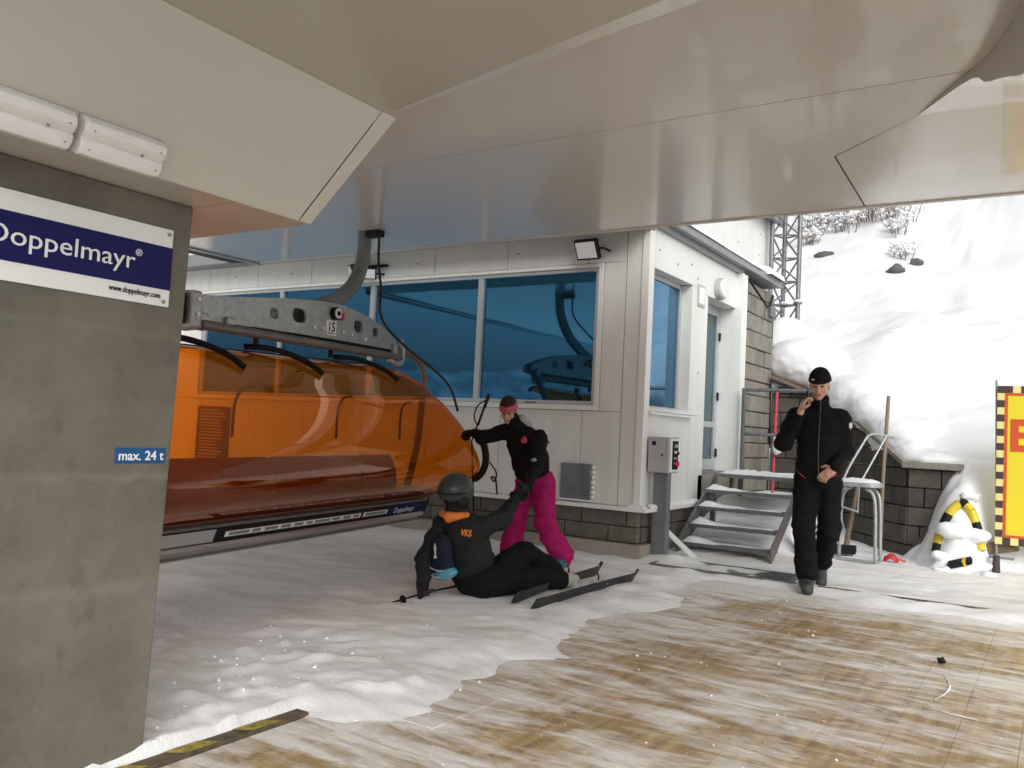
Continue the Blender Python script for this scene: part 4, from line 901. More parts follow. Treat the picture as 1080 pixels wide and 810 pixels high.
# yellow and black safety pad, half buried in the bank
pd = thing('safety_pad', 'yellow and black striped safety pad half buried in the snowbank', 'safety pad', (-.88, 9.8, .35))
arcp = []
def onbank(x, y): return float(bankz(np.array([x]), np.array([y]))[0])
for k in range(25):
    a = R(15+k*185/24); x_, y_ = -.88+.20*math.cos(a), 9.88+.17*math.sin(a); arcp.append(Vector((x_, y_, onbank(x_, y_)-.012+.03*math.sin(a))))
for i in range(12):
    a, b = i*2, i*2+2
    MB().tube(arcp[a:b+1], .05, 10).build('pad_segment', 'yellow' if i % 3 != 1 else 'black', pd, smooth=40)
zz = onbank(-.84, 9.62)
MB().obox((-.84, 9.62, zz+.02), (1, .1, .35), (0, 1, .4), (-.35, -.4, 1), .11, .045, .03).build('lower_pad', 'black', pd, bevel=.015)
MB().obox((-.80, 9.625, zz+.035), (1, .1, .35), (0, 1, .4), (-.35, -.4, 1), .02, .047, .033).build('lower_stripe', 'yellow', pd, bevel=.01)
def sblob(name, c, r, seed, parent=None):
    vs_ = []; nu, nv = 16, 10
    for i in range(nu):
        for j in range(nv+1):
            th, ph = 2*math.pi*i/nu, math.pi*j/nv; d = Vector((math.cos(th)*math.sin(ph), math.sin(th)*math.sin(ph), math.cos(ph)))
            q = .6+.8*float(noise3(np.array([d.x*1.7+seed]), np.array([d.y*1.7]), np.array([d.z*1.7+seed]))[0]); vs_.append(Vector(c)+Vector((d.x*r[0]*q, d.y*r[1]*q, d.z*r[2]*q)))
    m = MB(); m.v = vs_; m.f = [(i*(nv+1)+j, i*(nv+1)+j+1, ((i+1) % nu)*(nv+1)+j+1, ((i+1) % nu)*(nv+1)+j) for i in range(nu) for j in range(nv)]; m.m = [0]*len(m.f)
    return m.build(name, 'snow', parent, smooth=True, off=None if parent else c)
for i, (x_, y_, r_) in enumerate(((-.90, 9.88, .17), (-.74, 9.93, .13), (-.68, 9.84, .10), (-1.02, 9.74, .10), (-.70, 9.72, .12), (-.98, 9.58, .09), (-.62, 9.56, .12), (-.80, 10.12, .10))):
    sblob('snow_lump', (x_, y_, onbank(x_, y_)-.01), (r_, r_*.8, r_*.55), i*2.3, pd)

# loose snow scraped into ridges and crumbs on the boards
rnd = random.Random(11); ls = MB()
for i in range(7):
    x0, y0 = rnd.uniform(-2.0, 1.2), rnd.uniform(3.2, 7.0); a = R(rnd.choice([-8, -18, -30, -65, -85]))+rnd.uniform(-.2, .2); ln = rnd.uniform(.15, .6); bend = rnd.uniform(-1.1, 1.1); w_ = rnd.uniform(.003, .006); pts = []
    for k in range(12):
        t = k/11; aa = a+bend*t; x0 += math.cos(aa)*ln/11; y0 += math.sin(aa)*ln/11; pts.append((x0, y0, .001+.004*rnd.random()))
    ls.tube(pts, [w_*(.3+.9*math.sin(math.pi*(k+.5)/12))*rnd.uniform(.6, 1.2) for k in range(12)], 6, squash=.6)
def crumb(c, rr):
    c = Vector(c); v = [c+Vector((rr*rnd.uniform(.6, 1.2)*dx, rr*rnd.uniform(.6, 1.2)*dy, rr*rnd.uniform(.5, 1)*dz)) for dx, dy, dz in ((1, 0, 0), (0, 1, 0), (-1, 0, 0), (0, -1, 0), (0, 0, 1), (0, 0, -1))]
    ls.add(v, [(0, 1, 4), (1, 2, 4), (2, 3, 4), (3, 0, 4), (1, 0, 5), (2, 1, 5), (3, 2, 5), (0, 3, 5)])
for i in range(240): crumb((rnd.uniform(-2.6, 1.2), rnd.uniform(1.8, 7.4), .002), .003+.009*rnd.random()**3)
for i in range(90):
    x_, y_ = rnd.gauss(-3.1, .45), rnd.gauss(3.0, .45)
    if x_ > -2.7 and y_ < 2.7: continue
    crumb((x_, y_, float(deck_snow(np.array([x_]), np.array([y_]))[0])+.004), (.003+.013*rnd.random()**2.5))
struct(ls.build('loose_snow', 'snow', None, smooth=True), 'stuff')

# ------------------------------------------------------------------ yellow banner
BNZ = onbank(-.5, 10.0)
bn = thing('warning_banner', 'yellow banner with chequered border and red letter E at the right edge', 'banner', (-.56, 10.0, 0))
bx0, bx1, bz0, bz1, by = -.565, .55, .305, 1.90, 10.0
MB().box(bx0, bx1, by, by+.012, bz0, bz1).build('sheet', 'banner', bn)
nz_ = 22; hz_ = (bz1-bz0)/nz_
for i in range(nz_):
    MB().box(bx0-.002, bx0+.062, by-.004, by-.001, bz0+i*hz_, bz0+(i+1)*hz_-.001).build('border_square', 'checkdark' if i % 2 else 'checkpale', bn)
nx_ = 15; hx_ = (bx1-bx0-.064)/nx_
for zz in (bz0, bz1-.07):
    for i in range(nx_): MB().box(bx0+.064+i*hx_, bx0+.064+(i+1)*hx_-.001, by-.004, by-.001, zz-.001, zz+.07).build('border_square', 'checkdark' if i % 2 == 0 else 'checkpale', bn)
MB().box(bx0+.066, bx0+.092, by-.005, by-.001, bz0+.072, bz1-.072).box(bx0+.0921, bx1, by-.005, by-.001, bz0+.072, bz0+.097).box(bx0+.0921, bx1, by-.005, by-.001, bz1-.097, bz1-.072).build('red_line', 'bannerred', bn)
MB().box(-.445, -.375, by-.006, by-.001, 1.24, 1.565).box(-.3749, -.20, by-.006, by-.001, 1.24, 1.305).box(-.3749, -.20, by-.006, by-.001, 1.50, 1.565).box(-.3749, -.225, by-.006, by-.001, 1.375, 1.435).build('letter', 'bannerred', bn)
for x in (bx0-.014, bx1+.014):
    MB().tube([(x+.03 if x < 0 else x, by+.02, .0), (x, by+.02, 1.96)], .011, 8).build('pole', 'gutter', bn)
MB().tube([(bx0+.02, by-.10, .02), (bx0+.02, by-.10, .20)], [.04, .032], 10).build('foot', 'checkdark', bn); MB().obox((bx0+.06, by-.01, .17), (1, 0, 0), (0, 1, 0), (0, 0, 1), .11, .015, .012).build('foot_bar', 'gutter', bn)
pk = MB().obox((-.50, 10.12, .27), (1, .2, .25), (0, 1, 0), (-.25, 0, 1), .14, .05, .06).build('wooden_block', 'oldwood', None, off=(-.5, 10.1, .2), bevel=.012); tag(pk, 'dark wooden block in the snow behind the foot of the yellow banner', 'block')
db = sblob('debris', (-.57, 5.55, .02), (.022, .02, .018), 5.5); db.data.materials.clear(); db.data.materials.append(M['black']); tag(db, 'small black scrap lying on the snowy boards', 'debris')

# ------------------------------------------------------------------ rocks and shrubs on the slope
def onhill(x, y): return float(hillz(np.array([x]), np.array([y]))[0])
def rock(x, y, r, label, seed):
    z = onhill(x, y)+.02; o = sblob('rock', (x, y, z), r, seed); o.data.materials.clear(); o.data.materials.append(M['rock']); tag(o, label, 'rock', 'rocks poking through the snow slope')
rock(-2.47, 15.95, (.15, .12, .11), 'lower dark rock of the pair on the open snow slope', 1)
rock(-2.22, 16.45, (.11, .09, .08), 'upper dark rock of the pair on the open snow slope', 2)
rock(-3.92, 17.0, (.17, .11, .08), 'dark rock nearest the mast, low on the snow slope', 3)
#rock(-4.45, 18.1, (.14, .10, .08), 'dark rock just right of the mast, above another', 4)
#rock(-3.65, 18.2, (.09, .08, .06), 'small dark rock below the shrubs on the slope', 5)
def shrub(x, y, h, n, spread, label, seed):
    rnd = random.Random(seed); z = onhill(x, y); t = thing('snowy_shrub', label, 'shrub', (x, y, z), 'bare shrubs on the snow slope'); tw = MB(); sn = MB()
    for i in range(n):
        a = rnd.uniform(0, 6.28); r = rnd.uniform(0, spread); bx, by2 = x+r*math.cos(a)*.6, y+r*math.sin(a)*.6
        hh = h*rnd.uniform(.5, 1); lean = Vector((math.cos(a), math.sin(a), 0))*rnd.uniform(.1, .6)*hh; b0 = Vector((bx, by2, onhill(bx, by2)-.05)); tip = b0+lean+Vector((0, 0, hh)); mid = b0.lerp(tip, .5)+Vector((0, 0, .08*hh))
        tw.tube([b0, mid, tip], [.009, .007, .002], 4, cap=False)
        for k in range(5):
            s_ = b0.lerp(tip, rnd.uniform(.35, .95)); e_ = s_+Vector((rnd.uniform(-.2, .2), rnd.uniform(-.2, .2), rnd.uniform(.03, .22))); tw.tube([s_, e_], [.006, .002], 3, cap=False)
            if rnd.random() < .9:
                c = s_.lerp(e_, .6)+Vector((0, 0, .015)); w_ = rnd.uniform(.03, .075); sn.add([c+Vector((w_, 0, 0)), c+Vector((0, w_, 0)), c+Vector((-w_, 0, 0)), c+Vector((0, -w_, 0)), c+Vector((0, 0, w_*.8)), c-Vector((0, 0, w_*.3))], [(0, 1, 4), (1, 2, 4), (2, 3, 4), (3, 0, 4), (1, 0, 5), (2, 1, 5), (3, 2, 5), (0, 3, 5)])
    tw.build('twigs', 'bushtwig', t); struct(sn.build('snow_load', 'snow', t), 'stuff')
for i, (x, y, h, n, sp_, lab) in enumerate(((-4.05, 19.10, .55, 17, .7, 'bare brown shrub left of the largest on the slope top'), (-3.59, 19.82, .75, 30, .9, 'largest rusty bare shrub high on the slope right of the mast'), (-3.05, 19.19, .6, 20, .7, 'bare shrub right of the largest on the slope top'), (-4.64, 19.55, .6, 22, .8, 'bare shrub just right of the mast near the canopy edge'), (-4.55, 18.10, .4, 13, .5, 'low thin shrub beside the mast above the dark rocks'), (-2.73, 18.28, .35, 8, .4, 'sparse low shrub farthest right on the open slope'), (-2.48, 16.83, .3, 6, .3, 'thin twigs just above the pair of dark rocks'))): shrub(x, y, h, n, sp_, lab, i)

# ------------------------------------------------------------------ people: smooth-blended bodies meshed with surface nets
def sd_prim(p, X, Y, Z):
    if p[0] == 'c':
        a, b, r1, r2 = p[1:5]; a = np.array(a, float); b = np.array(b, float); d = b-a; L2 = max(1e-9, d@d)
        t = np.clip(((X-a[0])*d[0]+(Y-a[1])*d[1]+(Z-a[2])*d[2])/L2, 0, 1)
        return np.sqrt((X-a[0]-t*d[0])**2+(Y-a[1]-t*d[1])**2+(Z-a[2]-t*d[2])**2)-(r1+t*(r2-r1))
    c, rad, Rm = p[1:4]; c = np.array(c, float)
    dx, dy, dz = X-c[0], Y-c[1], Z-c[2]
    q = [dx*Rm[i][0]+dy*Rm[i][1]+dz*Rm[i][2] for i in range(3)]
    k = np.sqrt(sum((q[i]/rad[i])**2 for i in range(3)))
    k2 = np.sqrt(sum((q[i]/rad[i]**2)**2 for i in range(3)))+1e-9
    d = k*(k-1)/k2
    if p[0] == 'h':     # cut by a plane: keep side where local dot n > off
        n, off = p[5], p[6]
        d = np.maximum(d, off-(q[0]*n[0]+q[1]*n[1]+q[2]*n[2]))
    return d
def sdf_mesh(prims, h, k=.025, wr=0.0, wscale=8.5):
    lo = np.array([1e9]*3); hi = -lo
    for p in prims:
        if p[0] == 'c':
            r = max(p[3], p[4])
            for q in (p[1], p[2]): lo = np.minimum(lo, np.array(q)-r); hi = np.maximum(hi, np.array(q)+r)
        else: r = max(p[2]); lo = np.minimum(lo, np.array(p[1])-r); hi = np.maximum(hi, np.array(p[1])+r)
    lo -= 3*h+wr; hi += 3*h+wr; n = np.ceil((hi-lo)/h).astype(int)+1
    ax = [lo[i]+h*np.arange(n[i]) for i in range(3)]
    F = np.full(n, 9.0)
    for p in prims:
        if p[0] == 'c': r = max(p[3], p[4])+.12; a = np.minimum(p[1], p[2])-r; b = np.maximum(p[1], p[2])+r
        else: r = max(p[2])+.12; a = np.array(p[1])-r; b = np.array(p[1])+r
        i0 = np.maximum(0, np.floor((a-lo)/h).astype(int)); i1 = np.minimum(n, np.ceil((b-lo)/h).astype(int)+1)
        X, Y, Z = np.meshgrid(*[ax[i][i0[i]:i1[i]] for i in range(3)], indexing='ij')
        d = sd_prim(p, X, Y, Z); s = tuple(slice(i0[i], i1[i]) for i in range(3)); f = F[s]
        kk = p[-1] if isinstance(p[-1], float) else k
        hh = np.maximum(kk-np.abs(f-d), 0)/kk; F[s] = np.minimum(f, d)-hh*hh*kk*.25
    if wr:
        X, Y, Z = np.meshgrid(*ax, indexing='ij'); m = np.abs(F) < .06
        x, y, z = X[m], Y[m], Z[m]
        F[m] += wr*((noise3(x*wscale, y*wscale, z*wscale*1.9+3)-.5)*1.5+(1-2*np.abs(noise3(x*wscale*1.1+9, y*wscale*1.1, z*wscale*2.2)-.5)-.6)*1.0)
    S = F < 0; nx, ny, nz = n
    c = np.zeros((nx-1, ny-1, nz-1), int)
    corners = [(i, j, k_) for i in (0, 1) for j in (0, 1) for k_ in (0, 1)]
    sl = lambda A, o: A[o[0]:o[0]+nx-1, o[1]:o[1]+ny-1, o[2]:o[2]+nz-1]
    for o in corners: c += sl(S, o)
    act = (c > 0) & (c < 8); idx = -np.ones(act.shape, int); I = np.argwhere(act); idx[act] = np.arange(len(I))
    acc = np.zeros((len(I), 3)); cnt = np.zeros(len(I))
    for a in corners:
        for axx in range(3):
            if a[axx]: continue
            b = list(a); b[axx] = 1
            fa = sl(F, a)[act]; fb = sl(F, b)[act]; m = (fa < 0) != (fb < 0)
            t = fa[m]/(fa[m]-fb[m]); P = np.tile(np.array(a, float), (m.sum(), 1)); P[:, axx] += t; acc[m] += P; cnt[m] += 1
    V = lo+h*(I+acc/cnt[:, None]); faces = []
    for axx in range(3):
        u, v = (axx+1) % 3, (axx+2) % 3
        s0 = [slice(1, -1)]*3; s0[axx] = slice(0, n[axx]-1); s1 = list(s0); s1[axx] = slice(1, n[axx])
        A, B = S[tuple(s0)], S[tuple(s1)]; ch2 = np.argwhere(A != B); fl = A[A != B]
        g = ch2.copy(); g[:, u] += 1; g[:, v] += 1
        du = np.zeros(3, int); du[u] = 1; dv = np.zeros(3, int); dv[v] = 1
        q = [idx[tuple((g-o).T)] for o in (0, du, du+dv, dv)]; Q = np.stack(q, 1); Q[~fl] = Q[~fl][:, ::-1]; faces.append(Q)
    return V, np.concatenate(faces)
def mat_of(prims, V, fc):
    C_ = V[fc].mean(1); best = np.full(len(C_), 9.0); mi = np.zeros(len(C_), int)
    for p in prims:
        d = sd_prim(p, C_[:, 0], C_[:, 1], C_[:, 2]); m = d < best; best[m] = d[m]; mi[m] = p[-2] if isinstance(p[-1], float) else p[-1]
    return mi
def fix(p):      # material index is stored just before the optional blend radius; half ellipsoids carry it at [4]
    return p
def sdf_obj(name, groups, mats, parent, off=None):
    Vs, Fs, Ms = [], [], []; b = 0
    for prims, h, k, wr in groups:
        V, F_ = sdf_mesh(prims, h, k, wr)
        C_ = V[F_].mean(1); best = np.full(len(C_), 9.0); mi = np.zeros(len(C_), np.int32)
        for p in prims:
            d = sd_prim(p, C_[:, 0], C_[:, 1], C_[:, 2]); mm = p[5] if p[0] == 'c' else p[4]
            q = d < best; best[q] = d[q]; mi[q] = mm
        Vs.append(V); Fs.append(F_+b); Ms.append(mi); b += len(V)
    V = np.concatenate(Vs); F_ = np.concatenate(Fs); mi = np.concatenate(Ms)
    o0 = np.array(OFF[parent.name]) if parent is not None else np.array(off if off is not None else (0, 0, 0), float)
    me = bpy.data.meshes.new(name); me.vertices.add(len(V)); me.vertices.foreach_set('co', (V-o0).ravel())
    me.loops.add(F_.size); me.loops.foreach_set('vertex_index', F_.ravel().astype(np.int32)); me.polygons.add(len(F_)); me.polygons.foreach_set('loop_start', np.arange(0, F_.size, 4, dtype=np.int32))
    for m_ in mats: me.materials.append(M[m_])
    me.polygons.foreach_set('material_index', mi); me.polygons.foreach_set('use_smooth', np.ones(len(F_), bool)); me.update(calc_edges=True)
    return fin(bpy.data.objects.new(name, me), parent, off)
def surf(prims, p, d, t0=.6):
    # first point of the prims' union met from p+d*t0 going back along -d
    p = np.array(p, float); d = np.array(d, float)/np.linalg.norm(d); t = t0
    for _ in range(60):
        q = p+d*t; f = min(float(sd_prim(k, q[0], q[1], q[2])) for k in prims)
        if f < .001: break
        t -= f*.9
    return p+d*t
def nv(v): v = np.array(v, float); return v/np.linalg.norm(v)
def frame(f, u):
    f = nv(f); r = nv(np.cross(f, u)); u2 = np.cross(r, f); return r, f, u2
def cap(a, b, r1, r2, m): return ('c', np.array(a, float), np.array(b, float), r1, r2, m)
def ell(c, rad, fr, m): return ('e', np.array(c, float), rad, fr, m)
def half(c, rad, fr, m, n, off): return ('h', np.array(c, float), rad, fr, m, n, off)
def head(c, f, u, skin, eye, lip, s=1.0):
    r, f, u = frame(f, u); c = np.array(c, float); fr = (r, f, u); P = lambda a, b, d: c+(r*a+f*b+u*d)*s; k = lambda *t: tuple(x*s for x in t)
    return [ell(P(0, -.012, .03), k(.073, .092, .092), fr, skin), ell(P(0, .022, -.045), k(.056, .068, .072), fr, skin), ell(P(0, .062, -.088), k(.03, .026, .022), fr, skin),
            cap(P(0, .082, .018), P(0, .108, -.022), .009*s, .014*s, skin), cap(P(-.038, .074, .028), P(.038, .074, .028), .012*s, .012*s, skin),
            ell(P(-.031, .083, .008), k(.012, .006, .005), fr, eye), ell(P(.031, .083, .008), k(.012, .006, .005), fr, eye),
            ell(P(-.04, .06, -.03), k(.022, .02, .022), fr, skin), ell(P(.04, .06, -.03), k(.022, .02, .022), fr, skin),
            cap(P(-.02, .088, -.058), P(.02, .088, -.058), .006*s, .006*s, lip), ell(P(-.072, -.012, -.005), k(.010, .018, .030), fr, skin), ell(P(.072, -.012, -.005), k(.010, .018, .030), fr, skin),
            cap(P(0, -.02, -.06), P(0, -.04, -.16), .052*s, .055*s, skin)]
def hand(w_, d, pn, side, curl, m, s=1.0, fat=1.0, spread=.0):
    # wrist, finger direction, palm normal (fingers curl towards it), thumb side
    d = nv(d); pn = nv(np.array(pn)-d*np.dot(pn, d)); t = nv(np.cross(d, pn)); t = t if np.dot(t, side) > 0 else -t
    w_ = np.array(w_, float); out = [ell(w_+d*.048*s, (.040*s*fat, .050*s, .017*s*fat), (t, d, pn), m), cap(w_-d*.02, w_+d*.02, .026*s*fat, .028*s*fat, m)]
    for i, (o, L) in enumerate(((.030, .92), (.010, 1.0), (-.010, .95), (-.029, .76))):
        p = w_+(d*.086+t*o)*s; ang = 0; dd = d
        for ln, cf in ((.042, .55), (.027, 1.0), (.021, .8)):
            ang += curl*cf+.04*i; dd = nv(d*math.cos(ang)+pn*math.sin(ang)+t*(spread*o*8)); q = p+dd*ln*L*s; out.append(cap(p, q, .0088*s*fat, .0078*s*fat, m)); p = q
    p = w_+(d*.025+t*.032)*s
    for ln, a, b, c_ in ((.042, .55, .75, .35), (.03, .8, .45, .5)):
        q = p+nv(d*a+t*b+pn*c_)*ln*s; out.append(cap(p, q, .0115*s*fat, .0095*s*fat, m)); p = q
    return out
UP = np.array([0, 0, 1.0])
# thick snow lying on the retaining walls, overhanging their front
E3 = (np.array([1., 0, 0]), np.array([0, 1., 0]), UP)
sdf_obj('snow_cap', [([ell((-3.12, 12.50, 2.33), (.60, .52, .40), E3, 0), ell((-2.72, 12.40, 2.12), (.42, .46, .26), E3, 0), cap((-2.62, 12.20, 2.04), (-2.02, 11.45, 1.63), .23, .20, 0), cap((-2.02, 11.45, 1.63), (-1.45, 10.72, 1.17), .21, .17, 0),
    ell((-1.20, 10.62, 1.10), (.34, .25, .11), E3, 0), ell((-2.2, 12.0, 1.75), (.5, .5, .4), E3, 0), ell((-1.5, 11.3, 1.25), (.5, .5, .35), E3, 0)], .025, .16, .012)], ['snow_soft'], rw)

# --- man walking towards the camera, phone at his ear
mo = np.array([-1.757, 7.324, 0]); mr_ = np.array([.975, .22, 0]); mf = np.array([.22, -.975, 0])
def mp(r, f, z): return mo+mr_*r+mf*f+UP*z
man = thing('person', 'man in black jacket and black beanie walking with a phone at his ear', 'person', tuple(mp(.05, -.12, 0)))
MF = (mr_, mf, UP)
jk = [ell(mp(.065, -.14, 1.33), (.200, .140, .20), MF, 0), ell(mp(.07, -.14, 1.16), (.186, .148, .20), MF, 0), half(mp(.072, -.14, 1.02), (.190, .152, .26), MF, 0, (0, 0, 1), -.125),
      cap(mp(-.105, -.14, 1.455), mp(.215, -.14, 1.45), .074, .074, 0), cap(mp(.062, -.135, 1.50), mp(.058, -.115, 1.60), .088, .070, 0),
      cap(mp(-.130, -.14, 1.44), mp(-.220, -.04, 1.205), .080, .068, 0), cap(mp(-.220, -.04, 1.205), mp(-.098, .030, 1.435), .068, .050, 0),
      cap(mp(.240, -.14, 1.44), mp(.268, -.15, 1.16), .080, .068, 0), cap(mp(.268, -.15, 1.16), mp(.200, .050, 1.055), .072, .053, 0),
      ell(mp(.312, -.085, 1.385), (.012, .018, .026), MF, 4)]
tr_ = [cap(mp(-.015, -.135, .92), mp(-.035, .005, .50), .108, .090, 1), cap(mp(-.035, .005, .50), mp(.0, -.045, .17), .088, .092, 1),
       cap(mp(.155, -.15, .92), mp(.165, -.10, .50), .108, .090, 1), cap(mp(.165, -.10, .50), mp(.115, -.36, .22), .088, .082, 1), ell(mp(.07, -.14, .90), (.180, .135, .10), MF, 1)]
bt = [cap(mp(.0, -.07, .065), mp(.012, .10, .045), .055, .05, 2), cap(mp(0, -.05, .08), mp(0, -.05, .16), .06, .06, 2), cap(mp(.11, -.40, .16), mp(.115, -.30, .055), .052, .046, 2)]
mh = head(mp(.058, -.10, 1.705), mf+mr_*-.10-UP*.22, UP+mf*.1, 0, 1, 2, 1.02)
hnd = hand(mp(-.085, .045, 1.475), mr_*.25+UP*1+mf*-.15, mr_*1-mf*.35, mf, .75, 0) + hand(mp(.20, .06, 1.035), -mr_*.75-UP*.62+mf*.12, -UP*.4-mf*.75+mr_*.0, -mr_*.2+UP, .55, 0, 1.08)
def shift(prims, d): return [tuple((x+d if isinstance(x, int) and not isinstance(x, bool) and i == (5 if p[0] == 'c' else 4) else x) for i, x in enumerate(p)) for p in prims]
bm = sdf_obj('body', [(jk, .008, .03, .015), (tr_, .008, .03, .014), (bt, .008, .02, .004), (shift(mh, 5), .005, .014, 0), (shift(hnd, 5), .0042, .007, 0)], ['jacket', 'trouser', 'boot', 'red', 'white', 'skin', 'eyedark', 'skinred'], man)
zp = [surf(jk, mp(.066+.004*math.sin(z*9), -.14, z), mf)+mf*.004 for z in np.linspace(.91, 1.58, 14)]
MB().tube([tuple(p) for p in zp], .004, 5).build('zip', 'seatshell', man)
for a_, b_ in (((-.10, .985), (-.03, .93)), ((.145, .94), (.215, .975))):
    MB().tube([tuple(surf(jk, mp(a_[0]+(b_[0]-a_[0])*k/4, -.14, a_[1]+(b_[1]-a_[1])*k/4), mf)+mf*.003) for k in range(5)], .004, 5).build('pocket_zip', 'red', man)
hr, hf, hu = frame(mf+mr_*-.10-UP*.22, UP+mf*.1); hc_ = mp(.058, -.10, 1.705)
sdf_obj('beanie', [([half(hc_+hu*.040-hf*.010, (.093, .113, .122), (hr, hf, hu), 0, (0, .16, 1), .004), ], .005, .01, .002), ([cap(hc_+hu*.07+hf*.085, hc_+hu*.07+hf*.0855, .004, .004, 0)], .004, .01, 0)], ['knit'], man)
phn = MB().obox(tuple(mp(-.032, -.03, 1.60)), tuple(hf*.4+hu), tuple(hf-hu*.4), tuple(hr), .07, .035, .005).build('phone', 'black', None, off=tuple(mp(-.03, -.03, 1.60)), bevel=.003); tag(phn, 'black mobile phone held to the ear of the man in the beanie', 'phone')
MB().obox(tuple(hc_+hu*.066+hf*.082+hr*.045), tuple(hr), tuple(hu), tuple(hf), .012, .006, .012).build('beanie_tag', 'boxgrey', man)

# --- woman in pink trousers bending down to help
wmn = thing('person', 'woman in black jacket, pink ski trousers and pink headband bending down', 'person', (-4.0, 6.72, 0))
wf = nv((.15, -1, 0)); wr_ = nv((1, .15, 0)); WF = (wr_, wf, UP); tl = nv((-.02, -.55, .83)); TF = (wr_, nv(np.cross(tl, wr_)*-1), tl)
wb = [ell((-4.035, 6.53, 1.08), (.172, .130, .19), TF, 0), half((-4.028, 6.62, .93), (.180, .150, .22), TF, 0, (0, .25, 1), -.125), cap((-4.19, 6.46, 1.20), (-3.87, 6.46, 1.16), .070, .070, 0),
      cap((-4.07, 6.45, 1.24), (-4.10, 6.40, 1.315), .074, .062, 0),
      cap((-4.21, 6.46, 1.195), (-4.37, 6.33, 1.13), .073, .062, 0), cap((-4.37, 6.33, 1.13), (-4.515, 6.44, 1.165), .060, .048, 0),
      cap((-3.845, 6.46, 1.15), (-3.735, 6.22, .895), .074, .064, 0), cap((-3.735, 6.22, .895), (-3.660, 5.94, .745), .062, .048, 0),
      ell((-3.96, 6.385, 1.135), (.016, .014, .03), WF, 3), ell((-3.74, 6.20, .97), (.018, .018, .018), WF, 4)]
wt_ = [ell((-4.035, 6.72, .775), (.178, .145, .13), WF, 1),
      cap((-4.125, 6.74, .74), (-4.175, 6.66, .40), .105, .090, 1), cap((-4.175, 6.66, .40), (-4.255, 6.72, .12), .088, .112, 1),
      cap((-3.935, 6.72, .75), (-3.845, 6.62, .40), .105, .092, 1), cap((-3.845, 6.62, .40), (-3.735, 6.74, .12), .090, .114, 1)]
wbt = [cap((-4.265, 6.73, .06), (-4.26, 6.58, .045), .06, .055, 2), cap((-3.72, 6.75, .06), (-3.68, 6.58, .05), .062, .055, 2)]
wfd = nv((.28, -.78, -.55)); wh = head((-4.13, 6.375, 1.385), wfd, UP+wfd*.2, 0, 1, 2, .95)
gl = hand((-4.515, 6.44, 1.165), (-.9, .25, .0), (-.1, -.3, -.9), (0, -1, .4), .7, 0, 1.05, 1.5)+hand((-3.66, 5.945, .745), (.12, -.85, -.45), (-.9, -.1, .2), (0, -.2, 1), .6, 0, 1.05, 1.5)
sdf_obj('body', [(wb, .008, .028, .015), (wt_, .008, .03, .016), (wbt, .008, .02, .003), (shift(wh, 5), .005, .013, 0), (shift(gl, 8), .0055, .010, 0)], ['jacket', 'pink', 'bootblue', 'pinkred', 'greyhood', 'skin', 'eyedark', 'skinred', 'black'], wmn)
hr, hf, hu = frame(wfd, UP+wfd*.2); hc_ = np.array((-4.13, 6.375, 1.385))
sdf_obj('hair', [([ell(hc_+hu*.035-hf*.018, (.077, .094, .094), (hr, hf, hu), 0), cap(hc_-hf*.10-hu*.02, hc_-hf*.11-hu*.08, .03, .02, 0)], .005, .012, .004)], ['hair'], wmn)
hbnd = [half(hc_+hu*.028-hf*.010, (.0825, .101, .104), (hr, hf, hu), 0, (0, .0, 1), -.010)]
V, F_ = sdf_mesh(hbnd, .005, .01, .001); keep = ((V[F_].mean(1)-hc_)@hu) < .078
mb = MB(); mb.v = [tuple(p) for p in V]; mb.f = [tuple(q) for q in F_[keep]]; mb.m = [0]*int(keep.sum()); mb.build('headband', 'headband', wmn, smooth=True)
sdf_obj('hood', [([cap((-4.04, 6.46, 1.31), (-4.02, 6.52, 1.25), .045, .05, 0)], .006, .02, .006)], ['greyhood'], wmn)

# --- skier sitting on the snow, back to the camera
skr = thing('person', 'skier in dark jacket and grey helmet sitting on the snow, arm raised', 'person', (-3.5, 5.05, 0))
sf = nv((.22, .97, 0)); sr_ = nv((.97, -.22, 0)); SF = (sr_, sf, UP); tl = nv((-.14, -.08, .5)); TF = (sr_, nv(np.cross(tl, sr_)*-1), tl)
sbp = [ell((-3.585, 5.02, .44), (.180, .140, .18), TF, 0), half((-3.54, 5.05, .29), (.190, .155, .24), TF, 0, (0, .3, 1), -.17), cap((-3.735, 4.99, .520), (-3.435, 5.03, .53), .075, .075, 0),
       cap((-3.61, 4.995, .57), (-3.622, 4.975, .655), .092, .084, 0),
       cap((-3.755, 4.98, .495), (-3.80, 4.87, .285), .074, .066, 0), cap((-3.80, 4.87, .285), (-3.730, 4.775, .13), .064, .050, 0),
       cap((-3.425, 5.04, .515), (-3.47, 5.34, .55), .078, .068, 0), cap((-3.47, 5.34, .55), (-3.580, 5.645, .65), .066, .051, 0)]
slg = [ell((-3.49, 5.09, .145), (.195, .160, .14), SF, 1),
       cap((-3.42, 5.14, .15), (-3.385, 5.52, .30), .108, .092, 1), cap((-3.385, 5.52, .30), (-3.285, 5.83, .15), .090, .080, 1),
       cap((-3.40, 5.06, .125), (-3.255, 5.43, .13), .106, .088, 1), cap((-3.255, 5.43, .13), (-3.165, 5.70, .12), .086, .076, 1)]
sbt = [cap((-3.28, 5.86, .13), (-3.25, 5.98, .085), .060, .050, 2), cap((-3.16, 5.73, .11), (-3.13, 5.86, .09), .060, .050, 2)]
sgl = hand((-3.725, 4.765, .115), (.10, -.30, -.8), (.8, .3, 0), (.3, 1, 0), .6, 0, 1.05, 1.5)+hand((-3.588, 5.665, .658), (-.15, .85, .35), (.8, .2, -.2), (0, 0, 1), .65, 0, 1.05, 1.4)
shd = head((-3.628, 4.975, .735), nv((.35, .9, .05)), UP, 0, 1, 2, .95)
